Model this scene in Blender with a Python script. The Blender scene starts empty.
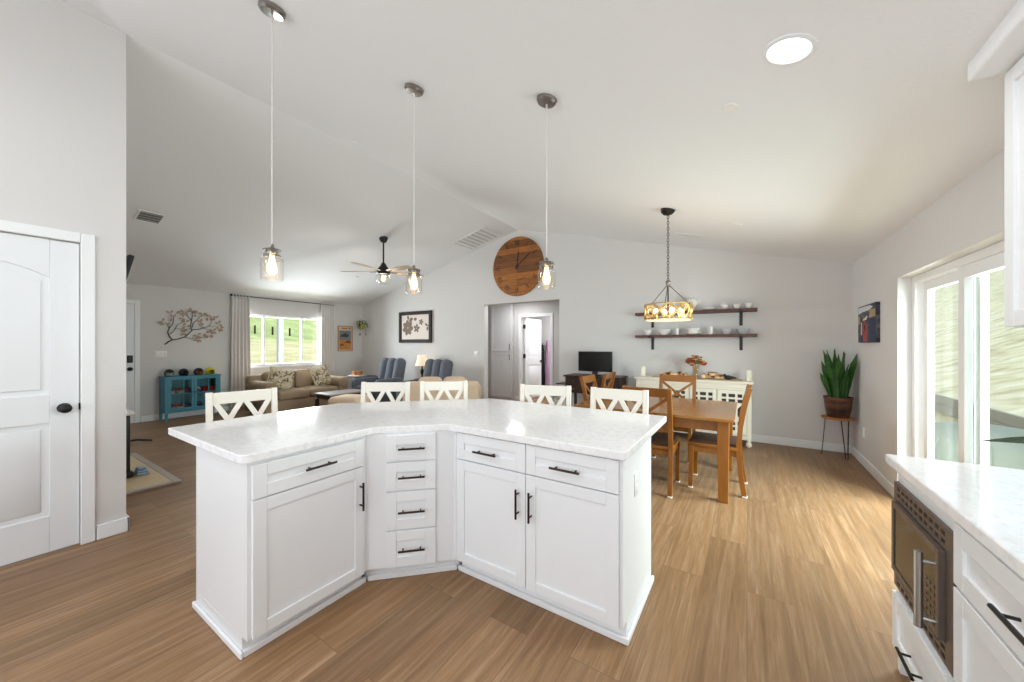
import bpy, bmesh, math, random
from mathutils import Vector, Matrix
random.seed(7)
PI = math.pi
scn = bpy.context.scene
COL = scn.collection

# ------------------------------------------------------------------ camera, world, lights, exposure
cam_data = bpy.data.cameras.new('camera')
cam_data.sensor_fit = 'HORIZONTAL'
cam_data.sensor_width = 36.0
cam_data.lens = 362.0 * 36.0 / 1024.0
cam_data.shift_y = 3.0 / 1024.0
cam_data.clip_start = 0.02
cam_data.clip_end = 500
cam = bpy.data.objects.new('camera', cam_data)
cam.location = (0, 0, 1.4)
cam.rotation_euler = (PI / 2, 0, math.radians(33.0))
COL.objects.link(cam)
scn.camera = cam

vs = scn.view_settings
vs.view_transform = 'Standard'
vs.look = 'None'
vs.gamma = 1.0
vs.use_curve_mapping = False
vs.exposure = 0.12

world = bpy.data.worlds.new('sky')
scn.world = world
world.use_nodes = True
wn = world.node_tree
wbg = wn.nodes['Background']
wbg.inputs['Color'].default_value = (0.80, 0.90, 1.0, 1)
wbg.inputs['Strength'].default_value = 2.0


def area_light(name, loc, rot, sx, sy, power, color=(1, 1, 1), portal=False, spread=PI):
    d = bpy.data.lights.new(name, 'AREA')
    d.shape = 'RECTANGLE'
    d.size, d.size_y = sx, sy
    d.energy = power
    d.color = color
    d.spread = spread
    if portal:
        d.cycles.is_portal = True
    o = bpy.data.objects.new(name, d)
    o.location = loc
    o.rotation_euler = rot
    COL.objects.link(o)
    return o



def lamp_light(name, loc, power, r=0.05, color=(1.0, 0.86, 0.68)):
    d = bpy.data.lights.new(name, 'POINT')
    d.energy = power
    d.shadow_soft_size = r
    d.color = color
    o = bpy.data.objects.new(name, d)
    o.location = loc
    COL.objects.link(o)
    return o


# added fill behind the camera; daylight through the glass slider and living room window
area_light('kitchen_rear_fill', (-1.4, -2.92, 1.6), (math.radians(125), 0, 0), 4.4, 1.5, 62, (0.95, 0.98, 1.0))
area_light('slider_daylight', (2.25, 3.69, 1.45), (0, math.radians(80), 0), 2.2, 2.4, 400, (0.88, 0.95, 1.0))
area_light('window_daylight', (-10.2, 4.23, 1.5), (0, math.radians(-90), 0), 1.9, 2.6, 540, (0.92, 0.965, 1.0))

try:
    scn.cycles.use_denoising = True
    scn.cycles.max_bounces = 14
    scn.cycles.diffuse_bounces = 8
    scn.cycles.glossy_bounces = 4
    scn.cycles.transparent_max_bounces = 16
    scn.cycles.caustics_reflective = False
    scn.cycles.caustics_refractive = False
    scn.cycles.sample_clamp_indirect = 6.0
except Exception:
    pass


# overhead fill lights added without fixtures, most of them behind the camera
for i, (lx, ly, lz) in enumerate(((-0.6, -0.2, 2.8), (-2.6, -0.3, 3.3), (0.2, -1.4, 2.6), (-2.2, -1.9, 3.2))):
    area_light('kitchen_overhead_fill', (lx, ly, lz), (0, 0, 0), 0.3, 0.3, 7, (0.97, 0.985, 1.0))


# ------------------------------------------------------------------ mesh builder
class B:
    """Collects simple shapes as one mesh."""

    def __init__(self):
        self.v, self.f, self.m = [], [], []
        self.mi = 0

    def add(self, vs_, fs):
        o = len(self.v)
        self.v += [tuple(p) for p in vs_]
        for f in fs:
            self.f.append(tuple(i + o for i in f))
            self.m.append(self.mi)
        return self

    def mark(self):
        return len(self.v)

    def xf(self, M, start=0):
        for i in range(start, len(self.v)):
            self.v[i] = tuple(M @ Vector(self.v[i]))
        return self

    def box(self, x0, x1, y0, y1, z0, z1):
        p = [(x0, y0, z0), (x1, y0, z0), (x1, y1, z0), (x0, y1, z0), (x0, y0, z1), (x1, y0, z1), (x1, y1, z1), (x0, y1, z1)]
        return self.add(p, [(0, 3, 2, 1), (4, 5, 6, 7), (0, 1, 5, 4), (1, 2, 6, 5), (2, 3, 7, 6), (3, 0, 4, 7)])

    def rbox(self, x0, x1, y0, y1, z0, z1, r=0.02, seg=3, puff=0.0):
        bm = bmesh.new()
        bmesh.ops.create_cube(bm, size=1)
        c = Vector(((x0 + x1) / 2, (y0 + y1) / 2, (z0 + z1) / 2))
        s = Vector((x1 - x0, y1 - y0, z1 - z0))
        for v in bm.verts:
            v.co = Vector((v.co.x * s.x, v.co.y * s.y, v.co.z * s.z))
        r = min(r, min(s) * 0.49)
        bmesh.ops.bevel(bm, geom=list(bm.edges), offset=r, segments=seg, profile=0.5, affect='EDGES')
        if puff:
            bmesh.ops.subdivide_edges(bm, edges=list(bm.edges), cuts=2, use_grid_fill=True)
            for v in bm.verts:
                q = Vector((2 * v.co.x / s.x, 2 * v.co.y / s.y, 2 * v.co.z / s.z))
                k = max(0, (1 - q.x ** 2)) * max(0, (1 - q.y ** 2))
                if abs(q.z) > 0.5:
                    v.co.z += puff * k * (1 if q.z > 0 else -1)
        bm.verts.index_update()
        vs_ = [v.co + c for v in bm.verts]
        fs = [[v.index for v in f.verts] for f in bm.faces]
        bm.free()
        return self.add(vs_, fs)

    def tube(self, pts, r, n=8, closed=False, cap=True):
        pts = [Vector(p) for p in pts]
        k = len(pts)
        rr = r if isinstance(r, (list, tuple)) else [r] * k
        vs_, fs = [], []
        up = None
        for i, p in enumerate(pts):
            a = pts[i - 1] if (i > 0 or closed) else p
            b = pts[(i + 1) % k] if (i < k - 1 or closed) else p
            t = (b - a)
            t = t.normalized() if t.length > 1e-9 else Vector((0, 0, 1))
            if up is None:
                up = Vector((0, 0, 1)) if abs(t.z) < 0.9 else Vector((1, 0, 0))
            s = t.cross(up)
            s = s.normalized() if s.length > 1e-6 else t.orthogonal().normalized()
            up = s.cross(t).normalized()
            for j in range(n):
                a_ = 2 * PI * j / n
                vs_.append(p + (s * math.cos(a_) + up * math.sin(a_)) * rr[i])
        for i in range(k if closed else k - 1):
            for j in range(n):
                i2 = (i + 1) % k
                fs.append((i * n + j, i * n + (j + 1) % n, i2 * n + (j + 1) % n, i2 * n + j))
        if cap and not closed:
            fs.append(tuple(range(n - 1, -1, -1)))
            fs.append(tuple(range((k - 1) * n, k * n)))
        return self.add(vs_, fs)

    def cyl(self, p, q, r, r2=None, n=16):
        return self.tube([p, q], [r, r if r2 is None else r2], n)

    def ring(self, c, R, r, axis='Z', n=24, m=6, sx=1, sy=1):
        pts = []
        for i in range(n):
            a = 2 * PI * i / n
            x, y = R * math.cos(a) * sx, R * math.sin(a) * sy
            o = {'Z': (x, y, 0), 'Y': (x, 0, y), 'X': (0, x, y)}[axis]
            pts.append(Vector(c) + Vector(o))
        return self.tube(pts, r, m, closed=True)

    def lathe(self, prof, c=(0, 0, 0), n=24, capb=True, capt=False):
        vs_, fs = [], []
        for (r, z) in prof:
            for j in range(n):
                a = 2 * PI * j / n
                vs_.append((c[0] + r * math.cos(a), c[1] + r * math.sin(a), c[2] + z))
        k = len(prof)
        for i in range(k - 1):
            for j in range(n):
                fs.append((i * n + j, i * n + (j + 1) % n, (i + 1) * n + (j + 1) % n, (i + 1) * n + j))
        if capb:
            fs.append(tuple(range(n - 1, -1, -1)))
        if capt:
            fs.append(tuple(range((k - 1) * n, k * n)))
        return self.add(vs_, fs)

    def prism(self, poly, z0, z1):
        n = len(poly)
        vs_ = [(x, y, z0) for x, y in poly] + [(x, y, z1) for x, y in poly]
        fs = [tuple(range(n - 1, -1, -1)), tuple(range(n, 2 * n))]
        fs += [(i, (i + 1) % n, n + (i + 1) % n, n + i) for i in range(n)]
        return self.add(vs_, fs)

    def ball(self, c, rx, ry=None, rz=None, n=14, m=9, z0=-1.0, z1=1.0):
        ry = rx if ry is None else ry
        rz = rx if rz is None else rz
        prof = []
        a0, a1 = math.asin(z0), math.asin(z1)
        for i in range(m + 1):
            a = a0 + (a1 - a0) * i / m
            prof.append((max(1e-4, math.cos(a)), math.sin(a)))
        s = self.mark()
        self.lathe(prof, (0, 0, 0), n, True, True)
        return self.xf(Matrix.Translation(c) @ Matrix.Diagonal((rx, ry, rz, 1)), s)

    def frame(self, ax, p0, p1, a0, a1, z0, z1, w, wz=None):
        """four mitre-free rails round a rectangle; ax is the axis it is thin along (p0..p1)"""
        wz = w if wz is None else wz
        for b0, b1, c0, c1 in ((a0, a0 + w, z0, z1), (a1 - w, a1, z0, z1), (a0 + w, a1 - w, z0, z0 + wz), (a0 + w, a1 - w, z1 - wz, z1)):
            if ax == 'X':
                self.box(p0, p1, b0, b1, c0, c1)
            elif ax == 'Y':
                self.box(b0, b1, p0, p1, c0, c1)
            else:
                self.box(b0, b1, c0, c1, p0, p1)
        return self

    def bar(self, p, q, w, d, side=(0, 1, 0)):
        """square bar from p to q, w wide across, d deep along `side`"""
        p, q = Vector(p), Vector(q)
        t = (q - p).normalized()
        sd = Vector(side)
        sd = (sd - t * sd.dot(t)).normalized()
        o = t.cross(sd)
        vs_ = []
        for c in (p, q):
            for a, b in ((-1, -1), (1, -1), (1, 1), (-1, 1)):
                vs_.append(c + o * (a * w / 2) + sd * (b * d / 2))
        return self.add(vs_, [(0, 1, 2, 3), (7, 6, 5, 4), (0, 4, 5, 1), (1, 5, 6, 2), (2, 6, 7, 3), (3, 7, 4, 0)])


def obj(name, b, mats, parent=None, org=None, bevel=0.0, seg=2, smooth=35, sub=0):
    """link builder b as one mesh object; org: world coordinates of the parent, taken off"""
    me = bpy.data.meshes.new(name)
    o3 = Vector(org) if org is not None else Vector((0, 0, 0))
    me.from_pydata([tuple(Vector(p) - o3) for p in b.v], [], b.f)
    if not isinstance(mats, (list, tuple)):
        mats = [mats]
    for m in mats:
        me.materials.append(m)
    me.polygons.foreach_set('material_index', b.m)
    bm = bmesh.new()
    bm.from_mesh(me)
    bmesh.ops.recalc_face_normals(bm, faces=list(bm.faces))
    bm.to_mesh(me)
    bm.free()
    if smooth:
        me.polygons.foreach_set('use_smooth', [True] * len(me.polygons))
        me.set_sharp_from_angle(angle=math.radians(smooth))
    o = bpy.data.objects.new(name, me)
    COL.objects.link(o)
    if parent is not None:
        o.parent = parent
    if bevel:
        md = o.modifiers.new('bevel', 'BEVEL')
        md.width = bevel
        md.segments = seg
        md.limit_method = 'ANGLE'
        md.angle_limit = math.radians(40)
        md.harden_normals = True
    if sub:
        md = o.modifiers.new('sub', 'SUBSURF')
        md.levels = md.render_levels = sub
    return o


def thing(name, label, cat, loc=(0, 0, 0), rz=0.0, group=None):
    o = bpy.data.objects.new(name, None)
    o.empty_display_size = 0.05
    COL.objects.link(o)
    o.location = loc
    o.rotation_euler = (0, 0, rz)
    o['label'] = label
    o['category'] = cat
    if group:
        o['group'] = group
    return o


def tag(o, label, cat, group=None, kind=None):
    o['label'] = label
    o['category'] = cat
    if group:
        o['group'] = group
    if kind:
        o['kind'] = kind
    return o


def struct(name, b, m, parent=None, **k):
    o = obj(name, b, m, parent, **k)
    o['kind'] = 'structure'
    return o


def plabel(o, text):
    o['label'] = text
    return o


def dup(root, loc, rz=None, label=None):
    r = root.copy()
    COL.objects.link(r)
    r.location = loc
    if rz is not None:
        r.rotation_euler = (0, 0, rz)
    if label:
        r['label'] = label
    for ch in list(root.children):
        c = ch.copy()
        COL.objects.link(c)
        c.parent = r
        for g in ch.children:
            d = g.copy()
            COL.objects.link(d)
            d.parent = c
    return r


# ------------------------------------------------------------------ materials
def lin(r, g, b):
    f = lambda u: (u / 255 / 12.92) if u / 255 <= 0.04045 else ((u / 255 + 0.055) / 1.055) ** 2.4
    return (f(r), f(g), f(b), 1)


def mat(name, rgb, rough=0.5, metal=0.0, var=0.06, scale=6.0, bump=0.0, bscale=60.0, stretch=(1, 1, 1), coat=0.0, spec=None):
    """principled material whose colour drifts with a noise texture"""
    m = bpy.data.materials.new(name)
    m.use_nodes = True
    nt = m.node_tree
    p = nt.nodes['Principled BSDF']
    p.inputs['Roughness'].default_value = rough
    p.inputs['Metallic'].default_value = metal
    if coat:
        p.inputs['Coat Weight'].default_value = coat
        p.inputs['Coat Roughness'].default_value = 0.15
    if spec is not None:
        p.inputs['Specular IOR Level'].default_value = spec
    c = lin(*rgb)
    tc = nt.nodes.new('ShaderNodeTexCoord')
    mp = nt.nodes.new('ShaderNodeMapping')
    mp.inputs['Scale'].default_value = stretch
    nt.links.new(tc.outputs['Object'], mp.inputs['Vector'])
    no = nt.nodes.new('ShaderNodeTexNoise')
    no.inputs['Scale'].default_value = scale
    no.inputs['Detail'].default_value = 4
    nt.links.new(mp.outputs['Vector'], no.inputs['Vector'])
    mx = nt.nodes.new('ShaderNodeMix')
    mx.data_type = 'RGBA'
    mx.inputs['A'].default_value = tuple(x * (1 - var) for x in c[:3]) + (1,)
    mx.inputs['B'].default_value = tuple(min(1, x * (1 + var)) for x in c[:3]) + (1,)
    nt.links.new(no.outputs['Fac'], mx.inputs['Factor'])
    nt.links.new(mx.outputs['Result'], p.inputs['Base Color'])
    if bump:
        n2 = nt.nodes.new('ShaderNodeTexNoise')
        n2.inputs['Scale'].default_value = bscale
        n2.inputs['Detail'].default_value = 3
        nt.links.new(mp.outputs['Vector'], n2.inputs['Vector'])
        bp_ = nt.nodes.new('ShaderNodeBump')
        bp_.inputs['Strength'].default_value = bump
        bp_.inputs['Distance'].default_value = 0.01
        nt.links.new(n2.outputs['Fac'], bp_.inputs['Height'])
        nt.links.new(bp_.outputs['Normal'], p.inputs['Normal'])
    return m


def emit(name, rgb, strength):
    m = bpy.data.materials.new(name)
    m.use_nodes = True
    p = m.node_tree.nodes['Principled BSDF']
    p.inputs['Base Color'].default_value = lin(*rgb)
    p.inputs['Emission Color'].default_value = lin(*rgb)
    p.inputs['Emission Strength'].default_value = strength
    return m


def glass(name, tint=(250, 253, 252), refl=1.0, rough=0.02):
    """thin clear pane: mostly see-through with a fresnel sheen"""
    m = bpy.data.materials.new(name)
    m.use_nodes = True
    nt = m.node_tree
    nt.nodes.remove(nt.nodes['Principled BSDF'])
    out = nt.nodes['Material Output']
    t = nt.nodes.new('ShaderNodeBsdfTransparent')
    t.inputs['Color'].default_value = lin(*tint)
    g = nt.nodes.new('ShaderNodeBsdfGlossy')
    g.inputs['Roughness'].default_value = rough
    lw = nt.nodes.new('ShaderNodeLayerWeight')
    lw.inputs['Blend'].default_value = 0.5
    pw = nt.nodes.new('ShaderNodeMath')
    pw.operation = 'POWER'
    pw.inputs[1].default_value = 4.0
    nt.links.new(lw.outputs['Facing'], pw.inputs[0])
    ml = nt.nodes.new('ShaderNodeMath')
    ml.operation = 'MULTIPLY_ADD'
    ml.inputs[1].default_value = 0.7 * refl
    ml.inputs[2].default_value = 0.035 * refl
    nt.links.new(pw.outputs[0], ml.inputs[0])
    mx = nt.nodes.new('ShaderNodeMixShader')
    nt.links.new(ml.outputs[0], mx.inputs[0])
    nt.links.new(t.outputs[0], mx.inputs[1])
    nt.links.new(g.outputs[0], mx.inputs[2])
    nt.links.new(mx.outputs[0], out.inputs['Surface'])
    return m


def ramp_mat(name, stops, scale=5.0, rough=0.5, detail=5, stretch=(1, 1, 1), distort=0.0, bump=0.0, tex='NOISE', metal=0.0):
    m = bpy.data.materials.new(name)
    m.use_nodes = True
    nt = m.node_tree
    p = nt.nodes['Principled BSDF']
    p.inputs['Roughness'].default_value = rough
    p.inputs['Metallic'].default_value = metal
    tc = nt.nodes.new('ShaderNodeTexCoord')
    mp = nt.nodes.new('ShaderNodeMapping')
    mp.inputs['Scale'].default_value = stretch
    nt.links.new(tc.outputs['Object'], mp.inputs['Vector'])
    if tex == 'VORONOI':
        no = nt.nodes.new('ShaderNodeTexVoronoi')
        no.inputs['Scale'].default_value = scale
        fac = no.outputs['Distance']
    else:
        no = nt.nodes.new('ShaderNodeTexNoise')
        no.inputs['Scale'].default_value = scale
        no.inputs['Detail'].default_value = detail
        no.inputs['Distortion'].default_value = distort
        fac = no.outputs['Fac']
    nt.links.new(mp.outputs['Vector'], no.inputs['Vector'])
    cr = nt.nodes.new('ShaderNodeValToRGB')
    el = cr.color_ramp.elements
    while len(el) < len(stops):
        el.new(0.5)
    for e, (pos, rgb) in zip(el, stops):
        e.position = pos
        e.color = lin(*rgb)
    nt.links.new(fac, cr.inputs['Fac'])
    nt.links.new(cr.outputs['Color'], p.inputs['Base Color'])
    if bump:
        bp_ = nt.nodes.new('ShaderNodeBump')
        bp_.inputs['Strength'].default_value = bump
        bp_.inputs['Distance'].default_value = 0.01
        nt.links.new(fac, bp_.inputs['Height'])
        nt.links.new(bp_.outputs['Normal'], p.inputs['Normal'])
    return m


def plank_floor():
    m = bpy.data.materials.new('oak_plank_floor')
    m.use_nodes = True
    nt = m.node_tree
    L = nt.links.new
    p = nt.nodes['Principled BSDF']
    tc = nt.nodes.new('ShaderNodeTexCoord')
    sep = nt.nodes.new('ShaderNodeSeparateXYZ')
    L(tc.outputs['Object'], sep.inputs[0])
    # swap so brick rows run along Y
    cmb = nt.nodes.new('ShaderNodeCombineXYZ')
    L(sep.outputs['Y'], cmb.inputs['X'])
    L(sep.outputs['X'], cmb.inputs['Y'])
    br = nt.nodes.new('ShaderNodeTexBrick')
    br.offset = 0.37
    br.offset_frequency = 2
    br.inputs['Scale'].default_value = 1.0
    br.inputs['Brick Width'].default_value = 1.5
    br.inputs['Row Height'].default_value = 0.222
    br.inputs['Mortar Size'].default_value = 0.0016
    br.inputs['Mortar Smooth'].default_value = 0.3
    br.inputs['Bias'].default_value = 0.0
    br.inputs['Color1'].default_value = (0.0, 0.0, 0.0, 1)
    br.inputs['Color2'].default_value = (1.0, 1.0, 1.0, 1)
    br.inputs['Mortar'].default_value = (0.35, 0.35, 0.35, 1)
    L(cmb.outputs[0], br.inputs['Vector'])
    # grain: per-plank shifted, stretched noise
    off = nt.nodes.new('ShaderNodeVectorMath')
    off.operation = 'MULTIPLY_ADD'
    off.inputs[1].default_value = (7.3, 3.1, 5.0)
    L(br.outputs['Color'], off.inputs[0])
    L(cmb.outputs[0], off.inputs[2])
    mp = nt.nodes.new('ShaderNodeMapping')
    mp.inputs['Scale'].default_value = (0.8, 14.0, 1.0)
    L(off.outputs[0], mp.inputs['Vector'])
    n1 = nt.nodes.new('ShaderNodeTexNoise')
    n1.inputs['Scale'].default_value = 2.2
    n1.inputs['Detail'].default_value = 7
    n1.inputs['Roughness'].default_value = 0.62
    n1.inputs['Distortion'].default_value = 0.5
    L(mp.outputs[0], n1.inputs['Vector'])
    mp2 = nt.nodes.new('ShaderNodeMapping')
    mp2.inputs['Scale'].default_value = (2.2, 42.0, 1.0)
    L(off.outputs[0], mp2.inputs['Vector'])
    n2 = nt.nodes.new('ShaderNodeTexNoise')
    n2.inputs['Scale'].default_value = 3.0
    n2.inputs['Detail'].default_value = 4
    L(mp2.outputs[0], n2.inputs['Vector'])
    cr = nt.nodes.new('ShaderNodeValToRGB')
    el = cr.color_ramp.elements
    el[0].position, el[0].color = 0.22, lin(128, 95, 63)
    el[1].position, el[1].color = 0.78, lin(170, 139, 109)
    e = el.new(0.5)
    e.color = lin(145, 112, 79)
    L(n1.outputs['Fac'], cr.inputs['Fac'])
    # fine grain darkening
    mg = nt.nodes.new('ShaderNodeMix')
    mg.data_type = 'RGBA'
    mg.blend_type = 'MULTIPLY'
    mg.inputs['Factor'].default_value = 0.42
    L(cr.outputs['Color'], mg.inputs['A'])
    L(n2.outputs['Fac'], mg.inputs['B'])
    # cathedral growth rings
    mp3 = nt.nodes.new('ShaderNodeMapping')
    mp3.inputs['Scale'].default_value = (0.45, 5.0, 1.0)
    L(off.outputs[0], mp3.inputs['Vector'])
    wv = nt.nodes.new('ShaderNodeTexWave')
    wv.wave_type = 'BANDS'
    wv.bands_direction = 'Y'
    wv.inputs['Scale'].default_value = 0.55
    wv.inputs['Distortion'].default_value = 11.0
    wv.inputs['Detail'].default_value = 3
    wv.inputs['Detail Scale'].default_value = 0.8
    L(mp3.outputs[0], wv.inputs['Vector'])
    wr = nt.nodes.new('ShaderNodeMapRange')
    wr.inputs['From Max'].default_value = 0.22
    wr.inputs['To Min'].default_value = 0.87
    wr.inputs['To Max'].default_value = 1.0
    L(wv.outputs['Fac'], wr.inputs['Value'])
    mw_ = nt.nodes.new('ShaderNodeVectorMath')
    mw_.operation = 'SCALE'
    L(mg.outputs['Result'], mw_.inputs[0])
    L(wr.outputs[0], mw_.inputs['Scale'])
    # per plank brightness
    mr = nt.nodes.new('ShaderNodeMapRange')
    mr.inputs['To Min'].default_value = 1.0
    mr.inputs['To Max'].default_value = 1.36
    L(br.outputs['Color'], mr.inputs['Value'])
    mb = nt.nodes.new('ShaderNodeVectorMath')
    mb.operation = 'SCALE'
    L(mw_.outputs[0], mb.inputs[0])
    L(mr.outputs[0], mb.inputs['Scale'])
    # seams
    ms = nt.nodes.new('ShaderNodeMix')
    ms.data_type = 'RGBA'
    ms.inputs['B'].default_value = lin(96, 72, 50)
    sc_ = nt.nodes.new('ShaderNodeMath')
    sc_.operation = 'MULTIPLY'
    sc_.inputs[1].default_value = 0.6
    L(br.outputs['Fac'], sc_.inputs[0])
    L(sc_.outputs[0], ms.inputs['Factor'])
    L(mb.outputs[0], ms.inputs['A'])
    L(ms.outputs['Result'], p.inputs['Base Color'])
    p.inputs['Roughness'].default_value = 0.42
    p.inputs['Specular IOR Level'].default_value = 0.4
    bp_ = nt.nodes.new('ShaderNodeBump')
    bp_.inputs['Strength'].default_value = 0.12
    bp_.inputs['Distance'].default_value = 0.004
    L(n1.outputs['Fac'], bp_.inputs['Height'])
    L(bp_.outputs['Normal'], p.inputs['Normal'])
    return m


def quartz():
    m = ramp_mat('white_quartz', [(0.26, (220, 221, 223)), (0.42, (234, 235, 236)), (0.6, (241, 241, 242))], 30, 0.11, 9, distort=0.5)
    return m


def hill_mat(name, a, b, c, scale=0.5):
    return ramp_mat(name, [(0.3, a), (0.5, b), (0.72, c)], scale, 0.95, 9, stretch=(1, 1, 1), distort=0.4)


M = {}
M['wall'] = mat('warm_grey_wall_paint', (215, 213, 212), 0.85, var=0.012, scale=1.5, bump=0.05, bscale=140)
M['ceiling'] = mat('white_ceiling_paint', (237, 238, 240), 0.9, var=0.01, scale=1.0, bump=0.16, bscale=75)
M['trim'] = mat('white_trim_paint', (235, 237, 239), 0.4, var=0.008)
M['door'] = mat('white_door_paint', (230, 233, 236), 0.4, var=0.008)
M['cab'] = mat('white_cabinet_paint', (232, 234, 236), 0.35, var=0.008)
M['floor'] = plank_floor()
M['quartz'] = quartz()
M['bronze'] = mat('dark_bronze_metal', (52, 38, 34), 0.35, 0.7, var=0.1)
M['black'] = mat('black_metal', (26, 25, 25), 0.4, 0.3, var=0.1)
M['blackpaint'] = mat('black_satin', (22, 22, 23), 0.45, 0.0, var=0.1)
M['screen'] = mat('black_screen_glass', (10, 10, 11), 0.12, 0.0, var=0.05)
M['nickel'] = mat('brushed_nickel', (150, 146, 142), 0.28, 1.0, var=0.05)
M['steel'] = mat('stainless_steel', (190, 190, 190), 0.25, 1.0, var=0.04)
M['micro'] = mat('dark_bronze_steel', (112, 100, 92), 0.38, 0.45, var=0.05, scale=3, stretch=(1, 1, 20))
M['cord'] = mat('pale_cord', (214, 212, 208), 0.5)
M['glass'] = glass('clear_glass', (255, 253, 250), refl=0.9)
M['pane'] = glass('window_pane_glass', (250, 252, 251), refl=0.5, rough=0.01)
M['paneg'] = glass('slider_pane_glass', (247, 252, 249), refl=0.45, rough=0.01)
M['bulb'] = emit('warm_filament_bulb', (255, 206, 140), 5.0)
M['bulb2'] = emit('warm_bulb', (255, 206, 130), 5.0)
M['led'] = emit('recessed_led', (255, 252, 246), 3.0)
M['vinyl'] = mat('white_vinyl_frame', (243, 244, 245), 0.35, var=0.006)
M['stool'] = mat('off_white_painted_wood', (238, 234, 224), 0.45, var=0.015)
M['honey'] = mat('honey_brown_wood', (136, 82, 22), 0.34, var=0.3, scale=5, stretch=(6, 6, 1), coat=0.1)
M['honeytop'] = mat('honey_table_top', (150, 98, 34), 0.2, var=0.28, scale=4, stretch=(1, 8, 8), coat=0.25)
M['pad'] = mat('dark_seat_wood', (70, 48, 36), 0.5, var=0.15)
M['felt'] = mat('white_felt_pad', (226, 222, 214), 0.9)
M['espresso'] = mat('espresso_wood', (52, 30, 24), 0.4, var=0.2, stretch=(1, 8, 8))
M['cream'] = mat('cream_painted_wood', (233, 227, 211), 0.5, var=0.02)
M['dim'] = mat('dark_cabinet_interior', (60, 58, 54), 0.8)
M['shelf'] = mat('reddish_walnut_shelf', (86, 48, 38), 0.5, var=0.2, stretch=(1, 8, 8))
M['porcelain'] = mat('white_porcelain', (236, 234, 230), 0.22, var=0.01)
M['porcelaing'] = mat('grey_porcelain', (196, 198, 200), 0.25, var=0.02)
M['wax'] = mat('ivory_wax', (238, 232, 216), 0.55, var=0.02)
M['teal'] = mat('teal_painted_wood', (50, 130, 152), 0.45, var=0.05)
M['curtain'] = mat('off_white_linen', (226, 222, 220), 0.9, var=0.03, scale=20, bump=0.1)
M['sofa'] = mat('tan_upholstery', (164, 144, 120), 0.95, var=0.06, scale=14, bump=0.15, bscale=160)
M['sofab'] = mat('light_tan_upholstery', (222, 198, 172), 0.95, var=0.05, scale=14, bump=0.15, bscale=160)
M['print'] = ramp_mat('floral_cushion_print', [(0.40, (120, 104, 80)), (0.47, (206, 194, 166)), (0.60, (226, 216, 192)), (0.68, (150, 132, 100))], 11, 0.95, 3, distort=1.5)
M['reclin'] = mat('slate_blue_upholstery', (100, 106, 116), 0.9, var=0.12, scale=18, bump=0.15, bscale=120)
M['greytop'] = mat('grey_stone_top', (150, 146, 142), 0.4, var=0.06)
M['shade'] = emit('lit_lamp_shade', (248, 218, 190), 0.55)
M['gold'] = mat('champagne_gold_metal', (206, 176, 120), 0.35, 0.8, var=0.08)
M['amber'] = mat('amber_wood', (176, 112, 48), 0.5)
M['diff'] = emit('chandelier_diffuser', (255, 236, 205), 0.7)
M['blade'] = mat('weathered_oak_blade', (196, 178, 152), 0.5, var=0.12, stretch=(1, 8, 8))
M['leaf'] = mat('snake_plant_green', (44, 88, 32), 0.4, var=0.45, scale=9, stretch=(1, 1, 3))
M['leafd'] = mat('glossy_dark_leaf', (40, 62, 38), 0.25, var=0.3)
M['leafy'] = mat('yellow_green_leaf', (150, 152, 78), 0.5, var=0.3)
M['pot'] = ramp_mat('rustic_barrel_glaze', [(0.35, (38, 24, 18)), (0.55, (84, 48, 30)), (0.72, (150, 84, 40))], 3.0, 0.35, 4, stretch=(1, 1, 5))
M['soil'] = mat('potting_soil', (50, 38, 30), 0.95, var=0.3, scale=40)
M['stand'] = mat('live_edge_wood', (156, 96, 48), 0.4, var=0.25, stretch=(1, 6, 1))
M['plate'] = mat('white_plastic', (238, 238, 236), 0.4, var=0.005)
M['ventd'] = mat('vent_recess', (214, 214, 214), 0.8)
M['ventk'] = mat('vent_dark_duct', (130, 130, 130), 0.8)
M['greycab'] = mat('grey_painted_cabinet', (206, 206, 206), 0.6, var=0.01)
M['hallwall'] = mat('hall_wall_paint', (200, 198, 196), 0.9, var=0.012)
M['purple'] = mat('mauve_robe_cloth', (184, 150, 178), 0.9, var=0.12, scale=14)
M['darkcloth'] = mat('black_robe_cloth', (28, 26, 30), 0.9, var=0.2, scale=14)
M['hearth'] = mat('beige_hearth_tile', (200, 178, 140), 0.5, var=0.08, scale=5)
M['hearthedge'] = mat('taupe_hearth_edge', (164, 154, 146), 0.5)
M['blue'] = mat('pale_blue_cloth', (150, 170, 196), 0.8, var=0.3, scale=30)
M['print_bg'] = mat('cream_print_paper', (226, 214, 206), 0.7, var=0.04, scale=14)
M['print_fl'] = mat('taupe_print_ink', (128, 110, 96), 0.8, var=0.2, scale=30)
M['frame'] = mat('dark_brown_frame', (42, 32, 27), 0.65, var=0.15, spec=0.25)
M['clock'] = None
M['ink'] = mat('dark_burnt_wood', (54, 33, 18), 0.7)


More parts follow.
